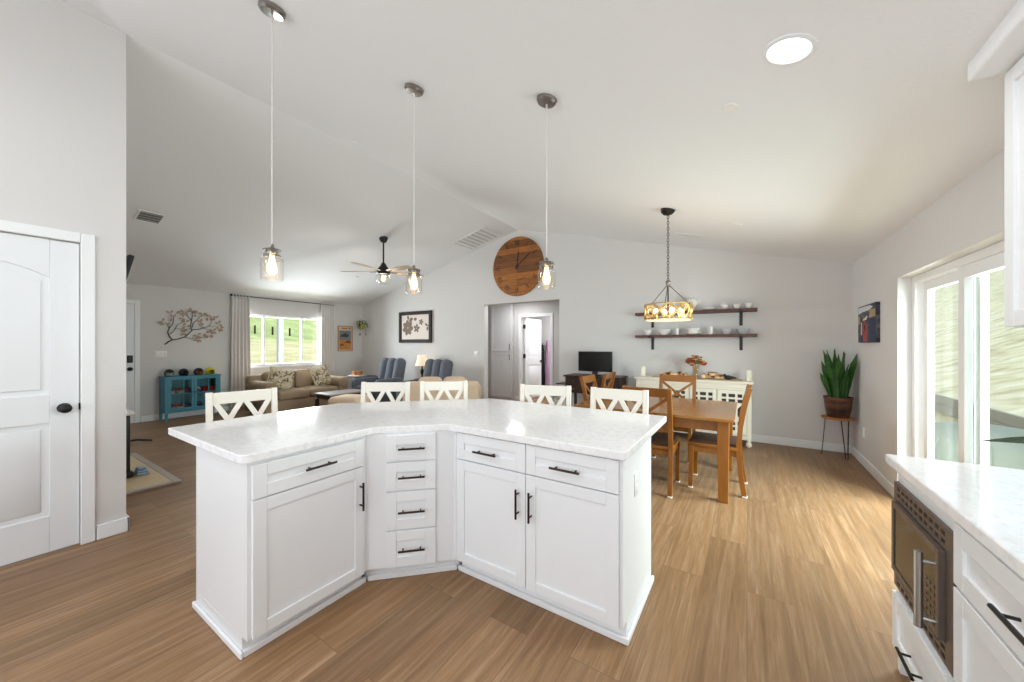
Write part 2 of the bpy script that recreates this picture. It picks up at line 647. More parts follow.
def clock_face():
    m = bpy.data.materials.new('stained_plank_clock_face')
    m.use_nodes = True
    nt = m.node_tree
    L = nt.links.new
    p = nt.nodes['Principled BSDF']
    tc = nt.nodes.new('ShaderNodeTexCoord')
    sep = nt.nodes.new('ShaderNodeSeparateXYZ')
    L(tc.outputs['Object'], sep.inputs[0])
    cmb = nt.nodes.new('ShaderNodeCombineXYZ')
    L(sep.outputs['X'], cmb.inputs['X'])
    L(sep.outputs['Z'], cmb.inputs['Y'])
    br = nt.nodes.new('ShaderNodeTexBrick')
    br.inputs['Scale'].default_value = 1
    br.inputs['Brick Width'].default_value = 3.0
    br.inputs['Row Height'].default_value = 0.13
    br.inputs['Mortar Size'].default_value = 0.003
    br.inputs['Color1'].default_value = lin(106, 62, 26)
    br.inputs['Color2'].default_value = lin(178, 110, 42)
    br.inputs['Mortar'].default_value = lin(60, 34, 18)
    L(cmb.outputs[0], br.inputs['Vector'])
    mp = nt.nodes.new('ShaderNodeMapping')
    mp.inputs['Scale'].default_value = (2, 22, 1)
    L(cmb.outputs[0], mp.inputs['Vector'])
    no = nt.nodes.new('ShaderNodeTexNoise')
    no.inputs['Scale'].default_value = 2
    no.inputs['Detail'].default_value = 6
    L(mp.outputs[0], no.inputs['Vector'])
    mr = nt.nodes.new('ShaderNodeMapRange')
    mr.inputs['From Min'].default_value = 0.3
    mr.inputs['From Max'].default_value = 0.7
    mr.inputs['To Min'].default_value = 0.6
    mr.inputs['To Max'].default_value = 1.2
    L(no.outputs['Fac'], mr.inputs['Value'])
    sc_ = nt.nodes.new('ShaderNodeVectorMath')
    sc_.operation = 'SCALE'
    L(br.outputs['Color'], sc_.inputs[0])
    L(mr.outputs[0], sc_.inputs['Scale'])
    L(sc_.outputs[0], p.inputs['Base Color'])
    p.inputs['Roughness'].default_value = 0.55
    return m


M['clock'] = clock_face()

# ------------------------------------------------------------------ room dimensions
XR, XL, YB, YF = 1.13, -9.1, 6.25, -3.0
XG, ZG, ZE, ZEL = -3.9, 3.72, 2.425, 2.47
SR = (ZG - ZE) / (XR - XG)
SL = (ZG - ZEL) / (XG - XL)


def ceil_z(x):
    return ZE + SR * (XR - x) if x >= XG else ZEL + SL * (x - XL)


# ------------------------------------------------------------------ large structure
struct('floor', B().box(XL - 0.2, XR + 0.12, YF - 0.1, 10.5, -0.12, 0.0), M['floor'])

b = B()
T = 0.15
sec = [(XR + 0.2, ceil_z(XR + 0.2)), (XG, ZG), (XL - 0.2, ceil_z(XL - 0.2)), (XL - 0.2, ceil_z(XL - 0.2) + T), (XG, ZG + T), (XR + 0.2, ceil_z(XR + 0.2) + T)]
vs_ = [(x, YF - 0.15, z) for x, z in sec] + [(x, YB + 0.15, z) for x, z in sec]
b.add(vs_, [(0, 1, 7, 6), (1, 2, 8, 7), (2, 3, 9, 8), (3, 4, 10, 9), (4, 5, 11, 10), (5, 0, 6, 11), (0, 5, 4, 1), (1, 4, 3, 2), (6, 7, 10, 11), (7, 8, 9, 10)])
struct('ceiling', b, M['ceiling'], smooth=0)

# right wall with the sliding door opening
SY0, SY1, SZ = 2.77, 4.6, 1.99
b = B()
b.box(XR, XR + 0.2, YF, SY0, 0, ZE + 0.02)
b.box(XR, XR + 0.2, SY1, YB + 0.12, 0, ZE + 0.02)
b.box(XR, XR + 0.2, SY0, SY1, SZ, ZE + 0.02)
struct('wall_right', b, M['wall'], smooth=0)

# back gable wall with the hall opening
OX0, OX1, OZ = -4.78, -2.99, 2.25


def gable_piece(b, x0, x1, z0=0.0, y0=YB, y1=YB + 0.14):
    xs = [x0] + ([XG] if x0 < XG < x1 else []) + [x1]
    top = [(x, ceil_z(x) + 0.05) for x in xs]
    poly = [(x0, z0)] + [(x1, z0)] + top[::-1]
    n = len(poly)
    v = [(x, y0, z) for x, z in poly] + [(x, y1, z) for x, z in poly]
    f = [tuple(range(n)), tuple(range(2 * n - 1, n - 1, -1))] + [(i, n + i, n + (i + 1) % n, (i + 1) % n) for i in range(n)]
    b.add(v, f)


b = B()
gable_piece(b, XL - 0.15, OX0)
gable_piece(b, OX1, XR + 0.2)
gable_piece(b, OX0, OX1, OZ)
struct('wall_back', b, M['wall'], smooth=0)

# left (living room) wall with the picture window
WY0, WY1, WZ0, WZ1 = 3.36, 5.10, 0.90, 2.06
b = B()
b.box(XL - 0.16, XL, 0.6, WY0, 0, ZEL + 0.03)
b.box(XL - 0.16, XL, WY1, YB + 0.12, 0, ZEL + 0.03)
b.box(XL - 0.16, XL, WY0, WY1, 0, WZ0)
b.box(XL - 0.16, XL, WY0, WY1, WZ1, ZEL + 0.03)
struct('wall_left', b, M['wall'], smooth=0)

# pantry partition that rises to the ridge, with the panelled door, and its return into the living room
PY = 0.70
DY0, DY1, DZ = -0.31, 0.478, 2.105
b = B()
b.box(XG - 0.12, XG, YF, DY0, 0, ZG + 0.04)
b.box(XG - 0.12, XG, DY1, PY, 0, ZG + 0.04)
b.box(XG - 0.12, XG, DY0, DY1, DZ, ZG + 0.04)
struct('wall_pantry', b, M['wall'], smooth=0)
b = B()
gable_piece(b, XL - 0.15, XG - 0.12, 0, PY - 0.12, PY - 0.001)
struct('wall_hearth', b, M['wall'], smooth=0)

# wall behind the camera with an opening added for the fill light
b = B()
KX0, KX1, KZ0, KZ1 = -3.65, 0.85, 0.8, 2.35
gable_piece(b, XG, KX0, 0, YF - 0.14, YF)
gable_piece(b, KX1, XR + 0.2, 0, YF - 0.14, YF)
gable_piece(b, KX0, KX1, 2.72, YF - 0.14, YF)
b.box(KX0, KX1, YF - 0.14, YF, 0, KZ0)
struct('wall_front', b, M['wall'], smooth=0)

# hall beyond the opening
HY = 7.62
struct('wall_hall_west', B().box(-6.4, -6.3, YB + 0.14, HY + 0.1, 0, 2.45), M['hallwall'], smooth=0)
struct('wall_hall_east', B().box(-2.2, -2.1, YB + 0.14, HY + 0.1, 0, 2.45), M['hallwall'], smooth=0)
b = B()
b.box(-6.3, -4.675, HY, HY + 0.1, 0, 2.45)
b.box(-3.872, -2.2, HY, HY + 0.1, 0, 2.45)
b.box(-4.675, -3.872, HY, HY + 0.1, 2.06, 2.45)
struct('wall_hall', b, M['hallwall'], smooth=0)
struct('ceiling_hall', B().box(-6.4, -2.1, YB + 0.14, 10.4, 2.45, 2.55), M['ceiling'], smooth=0)
b = B()
b.box(-5.4, -5.3, HY + 0.1, 10.4, 0, 2.45)
b.box(-3.0, -2.9, HY + 0.1, 10.4, 0, 2.45)
b.box(-5.4, -2.9, 10.3, 10.4, 0, 2.45)
struct('wall_bedroom', b, M['wall'], smooth=0)
area_light('bedroom_fill_light', (-3.7, 8.2, 2.42), (0, 0, 0), 0.6, 0.6, 26)  # unseen light added to brighten the room past the hall door
area_light('hall_fill_light', (-4.5, 6.95, 2.43), (0, 0, 0), 0.4, 0.4, 16, (0.97, 0.985, 1.0))  # fill added under the hall ceiling to lift its walls and cupboard

# ------------------------------------------------------------------ baseboards and casings
BH, BT = 0.105, 0.016


def skirting(name, runs):
    bb = B()
    for x0, x1, y0, y1 in runs:
        bb.box(x0, x1, y0, y1, 0, BH)
    return struct(name, bb, M['trim'], bevel=0.005)


skirting('baseboard_right', [(XR - BT, XR, SY1 + 0.0, YB), (XR - BT, XR, 2.25, SY0)])
skirting('baseboard_back', [(OX1, XR - BT, YB - BT, YB), (XL, OX0, YB - BT, YB)])
skirting('baseboard_left', [(XL, XL + BT, 1.81, YB - BT)])
skirting('baseboard_pantry', [(XG, XG + BT, DY1 + 0.075, PY + BT), (XG - 0.9, XG + BT, PY, PY + BT)])
skirting('baseboard_hall', [(-4.86, -4.75, HY - BT, HY), (-3.84, -2.2, HY - BT, HY)])


def casing(name, plane, a0, a1, top, side, w=0.07, t=0.018, ax='X'):
    """flat door casing round an opening a0..a1 up to top on the wall plane; side = +1/-1 where it sticks out"""
    bb = B()
    lo, hi = sorted((plane, plane + side * t))
    for p0, p1, z0, z1 in ((a0 - w, a0, 0, top + w), (a1, a1 + w, 0, top + w), (a0, a1, top, top + w)):
        if ax == 'X':
            bb.box(lo, hi, p0, p1, z0, z1)
        else:
            bb.box(p0, p1, lo, hi, z0, z1)
    return struct(name, bb, M['trim'], bevel=0.006)


casing('trim_1', XG, DY0, DY1, DZ, 1, 0.068)
casing('trim_2', XL, 0.86, 1.735, 2.11, 1, 0.068)
casing('trim_3', HY, -4.675, -3.872, 2.055, -1, 0.07, 0.018, 'Y')


def panel_door(name, w, h, arched=True):
    """two-panel moulded door leaf: x 0..w, y 0..0.035 (face at y=0), z 0..h"""
    t = 0.035
    bb = B()
    bb.box(0, w, 0.010, t, 0, h)
    st, br_, mid0, mid1, tr = 0.13, 0.24, 0.86, 1.05, 0.17
    bb.box(0, st, 0, 0.012, 0, h)
    bb.box(w - st, w, 0, 0.012, 0, h)
    bb.box(st, w - st, 0, 0.012, 0, br_)
    bb.box(st, w - st, 0, 0.012, mid0, mid1)
    # top rail with an arched lower edge
    n = 12
    pts = []
    for i in range(n + 1):
        u = i / n
        x = st + (w - 2 * st) * u
        z = h - tr - (0.085 * (2 * u - 1) ** 2 if arched else 0)
        pts.append((x, z))
    v = [(x, 0, z) for x, z in pts] + [(x, 0, h) for x, _ in pts] + [(x, 0.012, z) for x, z in pts] + [(x, 0.012, h) for x, _ in pts]
    k = n + 1
    f = []
    for i in range(n):
        f += [(i, i + 1, k + i + 1, k + i), (2 * k + i, 3 * k + i, 3 * k + i + 1, 2 * k + i + 1), (i, 2 * k + i, 2 * k + i + 1, i + 1)]
    f += [(k, 2 * k - 1, 4 * k - 1, 3 * k), (0, k, 3 * k, 2 * k), (k - 1, 3 * k - 1, 4 * k - 1, 2 * k - 1)]
    bb.add(v, f)
    # raised fields
    m = 0.035
    bb.rbox(st + m, w - st - m, 0.003, 0.014, br_ + m, mid0 - m, 0.006, 2)
    pts = [(st + m, mid1 + m), (w - st - m, mid1 + m)]
    for i in range(n + 1):
        u = 1 - i / n
        x = st + m + (w - 2 * st - 2 * m) * u
        pts.append((x, h - tr - m - (0.075 * (2 * u - 1) ** 2 if arched else 0)))
    s = bb.mark()
    bb.prism(pts, 0, 0.011)
    bb.xf(Matrix(((1, 0, 0, 0), (0, 0, 1, 0.003), (0, 1, 0, 0), (0, 0, 0, 1))), s)
    return bb


# door_1: pantry door in the partition (face towards the kitchen, +X)
d1 = panel_door('door', DY1 - DY0 - 0.006, DZ - 0.02)
d1.xf(Matrix.Translation((XG - 0.004, DY0 + 0.003, 0.012)) @ Matrix.Rotation(PI / 2, 4, 'Z'))
door1 = struct('door_1', d1, M['door'], bevel=0.003)
kb = B()
s = kb.mark()
kb.cyl((0, 0, 0), (0.012, 0, 0), 0.033, 0.031, 20)
kb.cyl((0.012, 0, 0), (0.038, 0, 0), 0.012, 0.012, 12)
kb.ball((0.055, 0, 0), 0.024, 0.031, 0.031)
kb.xf(Matrix.Translation((XG - 0.004, 0.407, 0.965)), s)
obj('knob', kb, M['black'], door1)
obj('strike_plate', B().box(XG - 0.006, XG + 0.001, DY1 - 0.008, DY1 + 0.004, 0.945, 0.99), M['black'], door1)

# door_2: front door in the living room wall
d2 = panel_door('door', 0.87, 2.09, False)
d2.xf(Matrix.Translation((XL + 0.012, 0.863, 0.012)) @ Matrix.Rotation(PI / 2, 4, 'Z'))
door2 = struct('door_2', d2, M['door'], bevel=0.003)
obj('keypad', B().rbox(XL + 0.01, XL + 0.045, 1.64, 1.71, 1.07, 1.2, 0.01, 2), M['black'], door2)
kb = B().cyl((XL + 0.01, 1.675, 0.96), (XL + 0.03, 1.675, 0.96), 0.034)
kb.ball((XL + 0.06, 1.675, 0.96), 0.025, 0.032, 0.032)
obj('knob', kb, M['black'], door2)

# door_3: hall door swung open into the bright room beyond
d3 = panel_door('door', 0.77, 2.03, True)
d3.xf(Matrix.Translation((-4.62, HY + 0.12, 0.012)) @ Matrix.Rotation(math.radians(88), 4, 'Z'))
door3 = struct('door_3', d3, M['door'], bevel=0.003)
for z in (0.3, 1.05, 1.78):
    obj('hinge', B().box(-4.675, -4.62, HY + 0.085, HY + 0.125, z, z + 0.10), M['black'], door3)
kp = Vector((-4.62, HY + 0.12, 0.95)) + Matrix.Rotation(math.radians(88), 3, 'Z') @ Vector((0.70, -0.03, 0))
obj('knob', B().ball(kp, 0.03), M['black'], door3)

# ------------------------------------------------------------------ window_1 (living room) and door_4 (glass slider)
win = B()
fx0, fx1 = XL - 0.12, XL - 0.05
win.frame('X', fx0, fx1, WY0, WY1, WZ0, WZ1, 0.05)
win.box(fx0, fx1, 3.785, 3.825, WZ0 + 0.05, WZ1 - 0.05)
win.box(fx0, fx1, 4.617, 4.655, WZ0 + 0.05, WZ1 - 0.05)
window1 = struct('window_1', win, M['vinyl'], bevel=0.004)
obj('pane', B().box(XL - 0.088, XL - 0.084, WY0 + 0.04, WY1 - 0.04, WZ0 + 0.04, WZ1 - 0.04), M['pane'], window1)
struct('trim_4', B().box(XL - 0.05, XL + 0.02, WY0 - 0.02, WY1 + 0.02, WZ0 - 0.03, WZ0), M['trim'], bevel=0.004)

sl_ = B()
sx0, sx1 = XR + 0.09, XR + 0.19
sl_.frame('X', sx0, sx1, SY0, SY1, 0, SZ, 0.06)
slider = struct('door_4', sl_, M['vinyl'], bevel=0.005)


def sash(y0, y1, x0, x1, w):
    q = B()
    z0, z1 = 0.05, SZ - 0.06
    q.box(x0, x1, y0, y0 + w, z0, z1)
    q.box(x0, x1, y1 - w, y1, z0, z1)
    q.box(x0, x1, y0 + w, y1 - w, z1 - w, z1)
    q.box(x0, x1, y0 + w, y1 - w, z0, z0 + w)
    return q


f1 = obj('sash', sash(3.645, SY1 - 0.06, XR + 0.145, XR + 0.185, 0.075), M['vinyl'], slider, bevel=0.004)
obj('pane', B().box(XR + 0.163, XR + 0.167, 3.715, SY1 - 0.13, 0.12, SZ - 0.13), M['paneg'], f1)
f2 = obj('sash', sash(SY0 + 0.06, 3.80, XR + 0.10, XR + 0.14, 0.085), M['vinyl'], slider, bevel=0.004)
obj('pane', B().box(XR + 0.118, XR + 0.122, SY0 + 0.14, 3.72, 0.13, SZ - 0.14), M['paneg'], f2)

# soffit over the wall cabinets
struct('trim_5', B().box(0.745, XR, YF, 2.235, 2.455, 2.56), M['ceiling'], bevel=0.012)

# ------------------------------------------------------------------ outside
b = B()
n = 24
prof = [(1.4, -0.25), (3.15, -0.25), (3.32, 0.33), (6, 1.3), (12, 4.1), (22, 9.3), (34, 15.0), (46, 19.2), (80, 22.0)]
for x, z in prof:
    for j in range(n + 1):
        y = -14 + j * 5.2
        w = 0.0 if x < 4 else 0.25 * math.sin(y * 0.35 + x * 0.2) * min(1, x / 20)
        b.v.append((x, y, z + w * (1 if x > 8 else 0.15)))
for i in range(len(prof) - 1):
    for j in range(n):
        a = i * (n + 1) + j
        b.f.append((a, a + 1, a + n + 2, a + n + 1))
        b.m.append(0)
M['dry'] = hill_mat('dry_grass_hillside', (164, 148, 112), (198, 184, 152), (214, 204, 182), 2.2)
struct('hill_dry', b, M['dry'])

b = B()
prof = [(-9.4, -0.3), (-22, -0.35), (-34, 0.6), (-50, 2.2), (-54, 2.9), (-75, 10.5), (-105, 24), (-130, 31)]
for x, z in prof:
    for j in range(n + 1):
        y = -30 + j * 7.0
        b.v.append((x, y, z + (0.5 * math.sin(y * 0.12 + x * 0.1) if x < -40 else 0)))
for i in range(len(prof) - 1):
    for j in range(n):
        a = i * (n + 1) + j
        b.f.append((a, a + 1, a + n + 2, a + n + 1))
        b.m.append(0 if i < 3 else 1)
M['yellow'] = hill_mat('pale_yellow_meadow', (178, 164, 108), (200, 188, 140), (214, 206, 168), 0.35)
M['green'] = hill_mat('green_meadow_hill', (136, 150, 88), (168, 178, 112), (206, 204, 150), 0.3)
struct('hill_green', b, [M['yellow'], M['green']])

rw = thing('retaining_board', 'long grey weathered timber board holding the dry slope outside the slider', 'retaining wall', (3.2, 6, -0.25))
M['timber'] = mat('weathered_timber', (140, 132, 120), 0.9, var=0.2, scale=4, stretch=(6, 0.6, 6))
b = B()
b.box(3.16, 3.22, 0.5, 12.5, 0.055, 0.225)
b.box(3.16, 3.22, 0.5, 12.5, 0.23, 0.39)
obj('board_plank', b, M['timber'], rw, org=rw.location, bevel=0.006)
for y in (2.0, 4.4, 6.8, 9.2, 11.6):
    obj('post', B().box(3.09, 3.155, y, y + 0.1, -0.25, 0.36), M['timber'], rw, org=rw.location)

cv = thing('patio_table', 'round grey covered patio table outside the glass slider', 'patio table', (2.35, 6.55, -0.25))
M['cover'] = mat('grey_patio_cover', (122, 126, 116), 0.8, var=0.1, scale=3)
b = B().lathe([(0.66, 0.0), (0.70, 0.2), (0.69, 0.42), (0.60, 0.56), (0.40, 0.66), (0.15, 0.70), (0.01, 0.705)], (0, 0, 0.0), 40)
obj('cover', b, M['cover'], cv)
for k in range(10):
    a = k * 2 * PI / 10
    b = B().tube([(0.705 * math.cos(a), 0.705 * math.sin(a), 0.02), (0.715 * math.cos(a), 0.715 * math.sin(a), 0.2), (0.70 * math.cos(a), 0.70 * math.sin(a), 0.42), (0.61 * math.cos(a), 0.61 * math.sin(a), 0.565)], 0.012, 6)
    obj('seam', b, M['cover'], cv)

M['postgrey'] = mat('grey_post_paint', (120, 120, 122), 0.7)
pp = thing('porch_post', 'grey square porch post seen through the living room window', 'post', (-10.6, 4.80, -0.3))
obj('shaft', B().box(-0.06, 0.06, -0.065, 0.065, 0, 3.1), M['postgrey'], pp, bevel=0.006)
obj('base', B().box(-0.09, 0.09, -0.09, 0.09, 0, 0.16), M['postgrey'], pp, bevel=0.006)
fp = None
for i, (y, lb) in enumerate(((21.4, 'dark fence post on the green hill seen in the window beside the tall curtain'), (23.5, 'dark fence post on the green hill seen in the middle window pane'), (25.7, 'dark fence post on the green hill just past the grey porch post'))):
    z = 2.75 + 0.5 * math.sin(y * 0.12 - 5.4)
    t_ = thing('fence_post', lb, 'fence post', (-54, y, z - 0.2), 0, 'fence posts on the far hill')
    obj('shaft', B().cyl((0, 0, 0), (0, 0, 1.45), 0.13, 0.11, 8), M['frame'], t_)

# ------------------------------------------------------------------ cabinet fronts and pulls
def front_panel(w, h, frame=0.057, t=0.02, rec=0.009):
    """shaker front in the local xz plane centred at 0; outside face at y=-t"""
    q = B()
    x, z = w / 2, h / 2
    q.box(-x + 0.002, x - 0.002, -t + rec, 0, -z + 0.002, z - 0.002)
    q.box(-x, -x + frame, -t, 0, -z, z)
    q.box(x - frame, x, -t, 0, -z, z)
    q.box(-x + frame, x - frame, -t, 0, z - frame, z)
    q.box(-x + frame, x - frame, -t, 0, -z, -z + frame)
    return q


def pull(length=0.155, r=0.006, out=0.032, vertical=False):
    q = B()
    h = length / 2
    if vertical:
        q.cyl((0, -out, -h), (0, -out, h), r, n=10)
        for s_ in (-1, 1):
            q.cyl((0, 0, s_ * h * 0.66), (0, -out, s_ * h * 0.66), r * 0.75, n=8)
    else:
        q.cyl((-h, -out, 0), (h, -out, 0), r, n=10)
        for s_ in (-1, 1):
            q.cyl((s_ * h * 0.66, 0, 0), (s_ * h * 0.66, -out, 0), r * 0.75, n=8)
    return q


def put_front(kind, parent, pos, rz, w, h, handle=None, hm=None, frame=0.057):
    """kind 'door'/'drawer'; pos world centre of its back face; handle: (dx,dz,vertical,length)"""
    o = obj(kind, front_panel(w, h, frame), M['cab'], parent, bevel=0.0025)
    o.location = Vector(pos) - parent.location
    o.rotation_euler = (0, 0, rz)
    if handle:
        dx, dz, ver, ln = handle
        hb = pull(ln, vertical=ver)
        hb.xf(Matrix.Translation((dx, -0.02, dz)))
        plabel(obj('handle', hb, hm or M['bronze'], o), 'dark bronze bar pull')
    return o


# ------------------------------------------------------------------ island
FXL = -1.845      # face-frame plane of the left run (faces +X)
FYR = 1.665       # face-frame plane of the right run (faces -Y)
CT0, CT1 = 0.877, 0.917
top = thing('island_countertop', 'white quartz worktop over the angled kitchen island', 'countertop', (-1.7, 1.6, CT0))
poly = [(-2.80, 0.67)]
for k in range(6):
    a = -PI / 2 + k * (PI / 2) / 5
    poly.append((-1.865 + 0.045 * math.cos(a), 0.715 + 0.045 * math.sin(a)))
poly += [(-1.818, 1.318), (-1.512, 1.624), (-0.452, 1.624), (-0.452, 2.60), (-1.90, 2.60), (-2.80, 1.70)]
obj('slab', B().prism(poly, CT0, CT1), M['quartz'], top, org=top.location, bevel=0.005, seg=3)

# left run
cl = thing('base_cabinet', 'white island cabinet with one drawer over one wide door', 'cabinet', (-2.15, 1.0, 0))
b = B()
b.box(-2.46, FXL, 0.70, 1.300, 0.088, CT0)
b.box(-2.46, FXL - 0.05, 0.70, 1.300, 0, 0.088)
obj('body', b, M['cab'], cl, org=cl.location, bevel=0.002)
b = B()
b.box(-2.475, FXL - 0.03, 0.686, 0.70, 0, 0.032)
b.box(FXL - 0.05, FXL - 0.03, 0.70, 1.318, 0, 0.032)
b.box(-2.475, -2.46, 0.70, 1.30, 0, 0.032)
obj('shoe_moulding', b, M['trim'], cl, org=cl.location, bevel=0.006)
put_front('drawer', cl, (FXL, 0.993, 0.786), PI / 2, 0.555, 0.152, (0.015, 0.0, False, 0.155))
put_front('door', cl, (FXL, 0.993, 0.398), PI / 2, 0.555, 0.612, (0.248, 0.15, True, 0.155))

# corner run with four drawers
cc = thing('base_cabinet', 'white angled corner cabinet with four stacked drawers', 'cabinet', (-1.9, 1.75, 0))
b = B()
b.prism([(FXL, 1.301), (-1.484, FYR), (-1.484, 2.24), (-1.95, 2.24), (-2.46, 1.74), (-2.46, 1.301)], 0.088, CT0)
b.prism([(FXL - 0.05, 1.33), (-1.51, FYR + 0.05), (-1.51, 2.24), (-1.95, 2.24), (-2.46, 1.74), (-2.46, 1.33)], 0, 0.088)
obj('body', b, M['cab'], cc, org=cc.location, bevel=0.002)
r2 = math.sqrt(0.5)
b = B()
b.prism([(FXL - 0.03, 1.325), (-1.505, FYR + 0.03), (-1.52, FYR + 0.048), (FXL - 0.048, 1.34)], 0, 0.032)
obj('shoe_moulding', b, M['trim'], cc, org=cc.location, bevel=0.005)
for (x, y, a) in ((FXL - 0.002, 1.303, 0), (-1.488, FYR - 0.002, 0)):
    obj('filler_bead', B().cyl((x, y, 0.09), (x, y, CT0 - 0.002), 0.009, n=10), M['cab'], cc, org=cc.location)
mid = Vector(((-1.77 - 1.575) / 2, (1.38 + 1.575) / 2, 0))
for z0, z1 in ((0.713, 0.868), (0.540, 0.708), (0.312, 0.535), (0.092, 0.307)):
    put_front('drawer', cc, (mid.x, mid.y, (z0 + z1) / 2), PI / 4, 0.282, z1 - z0 - 0.004, (0.004, 0.0, False, 0.15), frame=0.058)

# right run
cr_ = thing('base_cabinet', 'white island cabinet with two drawers over two doors', 'cabinet', (-1.0, 1.95, 0))
b = B()
b.box(-1.483, -0.475, FYR, 2.24, 0.096, CT0)
b.box(-1.483, -0.475, FYR + 0.05, 2.24, 0, 0.096)
obj('body', b, M['cab'], cr_, org=cr_.location, bevel=0.002)
b = B()
b.box(-1.500, -0.460, FYR + 0.03, FYR + 0.05, 0, 0.032)
b.box(-0.475, -0.460, FYR + 0.05, 2.255, 0, 0.032)
b.box(-1.483, -0.475, 2.24, 2.255, 0, 0.032)
obj('shoe_moulding', b, M['trim'], cr_, org=cr_.location, bevel=0.006)
for x0, x1, hx in ((-1.466, -0.985, 0.2), (-0.981, -0.492, -0.21)):
    xm, w = (x0 + x1) / 2, x1 - x0
    put_front('drawer', cr_, (xm, FYR, 0.791), 0, w, 0.154, (-0.012 if hx > 0 else -0.012, -0.008, False, 0.157))
    put_front('door', cr_, (xm, FYR, 0.404), 0, w, 0.608, (hx, 0.148, True, 0.155))
ou = thing('outlet', 'white outlet plate on the end panel of the island', 'outlet', (-0.475, 1.89, 0.69))
obj('plate', B().rbox(-0.001, 0.006, -0.035, 0.035, -0.057, 0.057, 0.004, 2), M['plate'], ou)
for z in (-0.026, 0.026):
    obj('socket', B().rbox(0.004, 0.0075, -0.016, 0.016, z - 0.018, z + 0.018, 0.004, 2), M['cab'], ou)

# ------------------------------------------------------------------ right-hand kitchen run
RX = 0.545   # face plane
rt = thing('counter_worktop', 'glossy white quartz worktop along the slider wall', 'countertop', (0.8, 1.0, CT0))
obj('slab', B().prism([(0.512, -1.2), (XR, -1.2), (XR, 2.24), (0.512, 2.24)], CT0, CT1), M['quartz'], rt, org=rt.location, bevel=0.006, seg=3)

mc = thing('base_cabinet', 'white cabinet holding the built-in microwave over one drawer', 'cabinet', (0.85, 1.95, 0))
b = B()
b.box(RX, XR, 1.665, 1.685, 0.1, CT0)
b.box(RX, XR, 2.185, 2.215, 0, CT0)
b.box(RX, XR, 1.685, 2.185, 0.80, CT0)
b.box(RX, XR, 1.685, 2.185, 0.36, 0.385)
b.box(RX + 0.4, XR, 1.685, 2.185, 0.385, 0.80)
b.box(RX, XR, 1.685, 2.185, 0.1, 0.36)
b.box(RX + 0.07, XR, 1.665, 2.185, 0, 0.1)
obj('body', b, M['cab'], mc, org=mc.location, bevel=0.002)
put_front('drawer', mc, (RX, 1.937, 0.225), -PI / 2, 0.535, 0.235, (0.0, -0.02, False, 0.16), M['black'])

mw = thing('microwave', 'dark bronze built-in microwave with vented trim under the wall counter', 'microwave', (RX, 1.937, 0.385))
zc0, zc1 = 0.372, 0.812
y0, y1 = 1.672, 2.205
b = B()
fr = 0.05
b.box(RX - 0.014, RX, y0, y0 + fr, zc0, zc1)
b.box(RX - 0.014, RX, y1 - fr * 0.6, y1, zc0, zc1)
SLOT = 0.0137
# vented bands with slots left open
for (za, zb) in ((zc0, zc0 + 0.072), (zc1 - 0.072, zc1)):
    ya, yb = y0 + fr, y1 - fr * 0.6
    b.box(RX - 0.014, RX, ya, yb, za, za + 0.014)
    b.box(RX - 0.014, RX, ya, yb, zb - 0.014, zb)
    b.box(RX - SLOT, RX, ya, yb, (za + zb) / 2 - 0.006, (za + zb) / 2 + 0.006)
    k = 10
    for i in range(k + 1):
        yy = ya + (yb - ya) * i / k
        b.box(RX - 0.0134, RX, yy - 0.007, yy + 0.007, za + 0.001, zb - 0.001)
obj('vent_frame', b, M['micro'], mw, org=mw.location, bevel=0.0015)
obj('vent_backing', B().box(RX - 0.003, RX + 0.02, y0 + 0.02, y1 - 0.01, zc0 + 0.015, zc1 - 0.015), M['blackpaint'], mw, org=mw.location)
zd0, zd1 = zc0 + 0.076, zc1 - 0.076
b = B()
dy0, dy1 = y0 + 0.052, y1 - 0.032
b.frame('X', RX - 0.03, RX - 0.003, dy0, dy1, zd0, zd1, 0.022)
dr = obj('door', b, M['micro'], mw, org=mw.location, bevel=0.002)
obj('window', B().box(RX - 0.026, RX - 0.004, dy0 + 0.13, dy1 - 0.022, zd0 + 0.022, zd1 - 0.022), M['screen'], dr, org=mw.location)
cp = obj('control_panel', B().box(RX - 0.027, RX - 0.004, dy0 + 0.022, dy0 + 0.128, zd0 + 0.022, zd1 - 0.022), M['screen'], mw, org=mw.location)
b = B()
for i in range(5):
    for j in range(3):
        b.box(RX - 0.0285, RX - 0.0265, dy0 + 0.036 + j * 0.03, dy0 + 0.052 + j * 0.03, zd0 + 0.04 + i * 0.026, zd0 + 0.050 + i * 0.026)
plabel(obj('button_keys', b, M['micro'], cp, org=mw.location), 'small pale keypad buttons')
b = B()
hy = dy0 + 0.012
b.cyl((RX - 0.07, hy, zd0 + 0.02), (RX - 0.07, hy, zd1 - 0.02), 0.011, n=14)
for z in (zd0 + 0.05, zd1 - 0.05):
    b.cyl((RX - 0.07, hy, z), (RX - 0.026, hy, z), 0.006, n=8)
plabel(obj('handle', b, M['steel'], dr, org=mw.location), 'brushed steel bar handle')

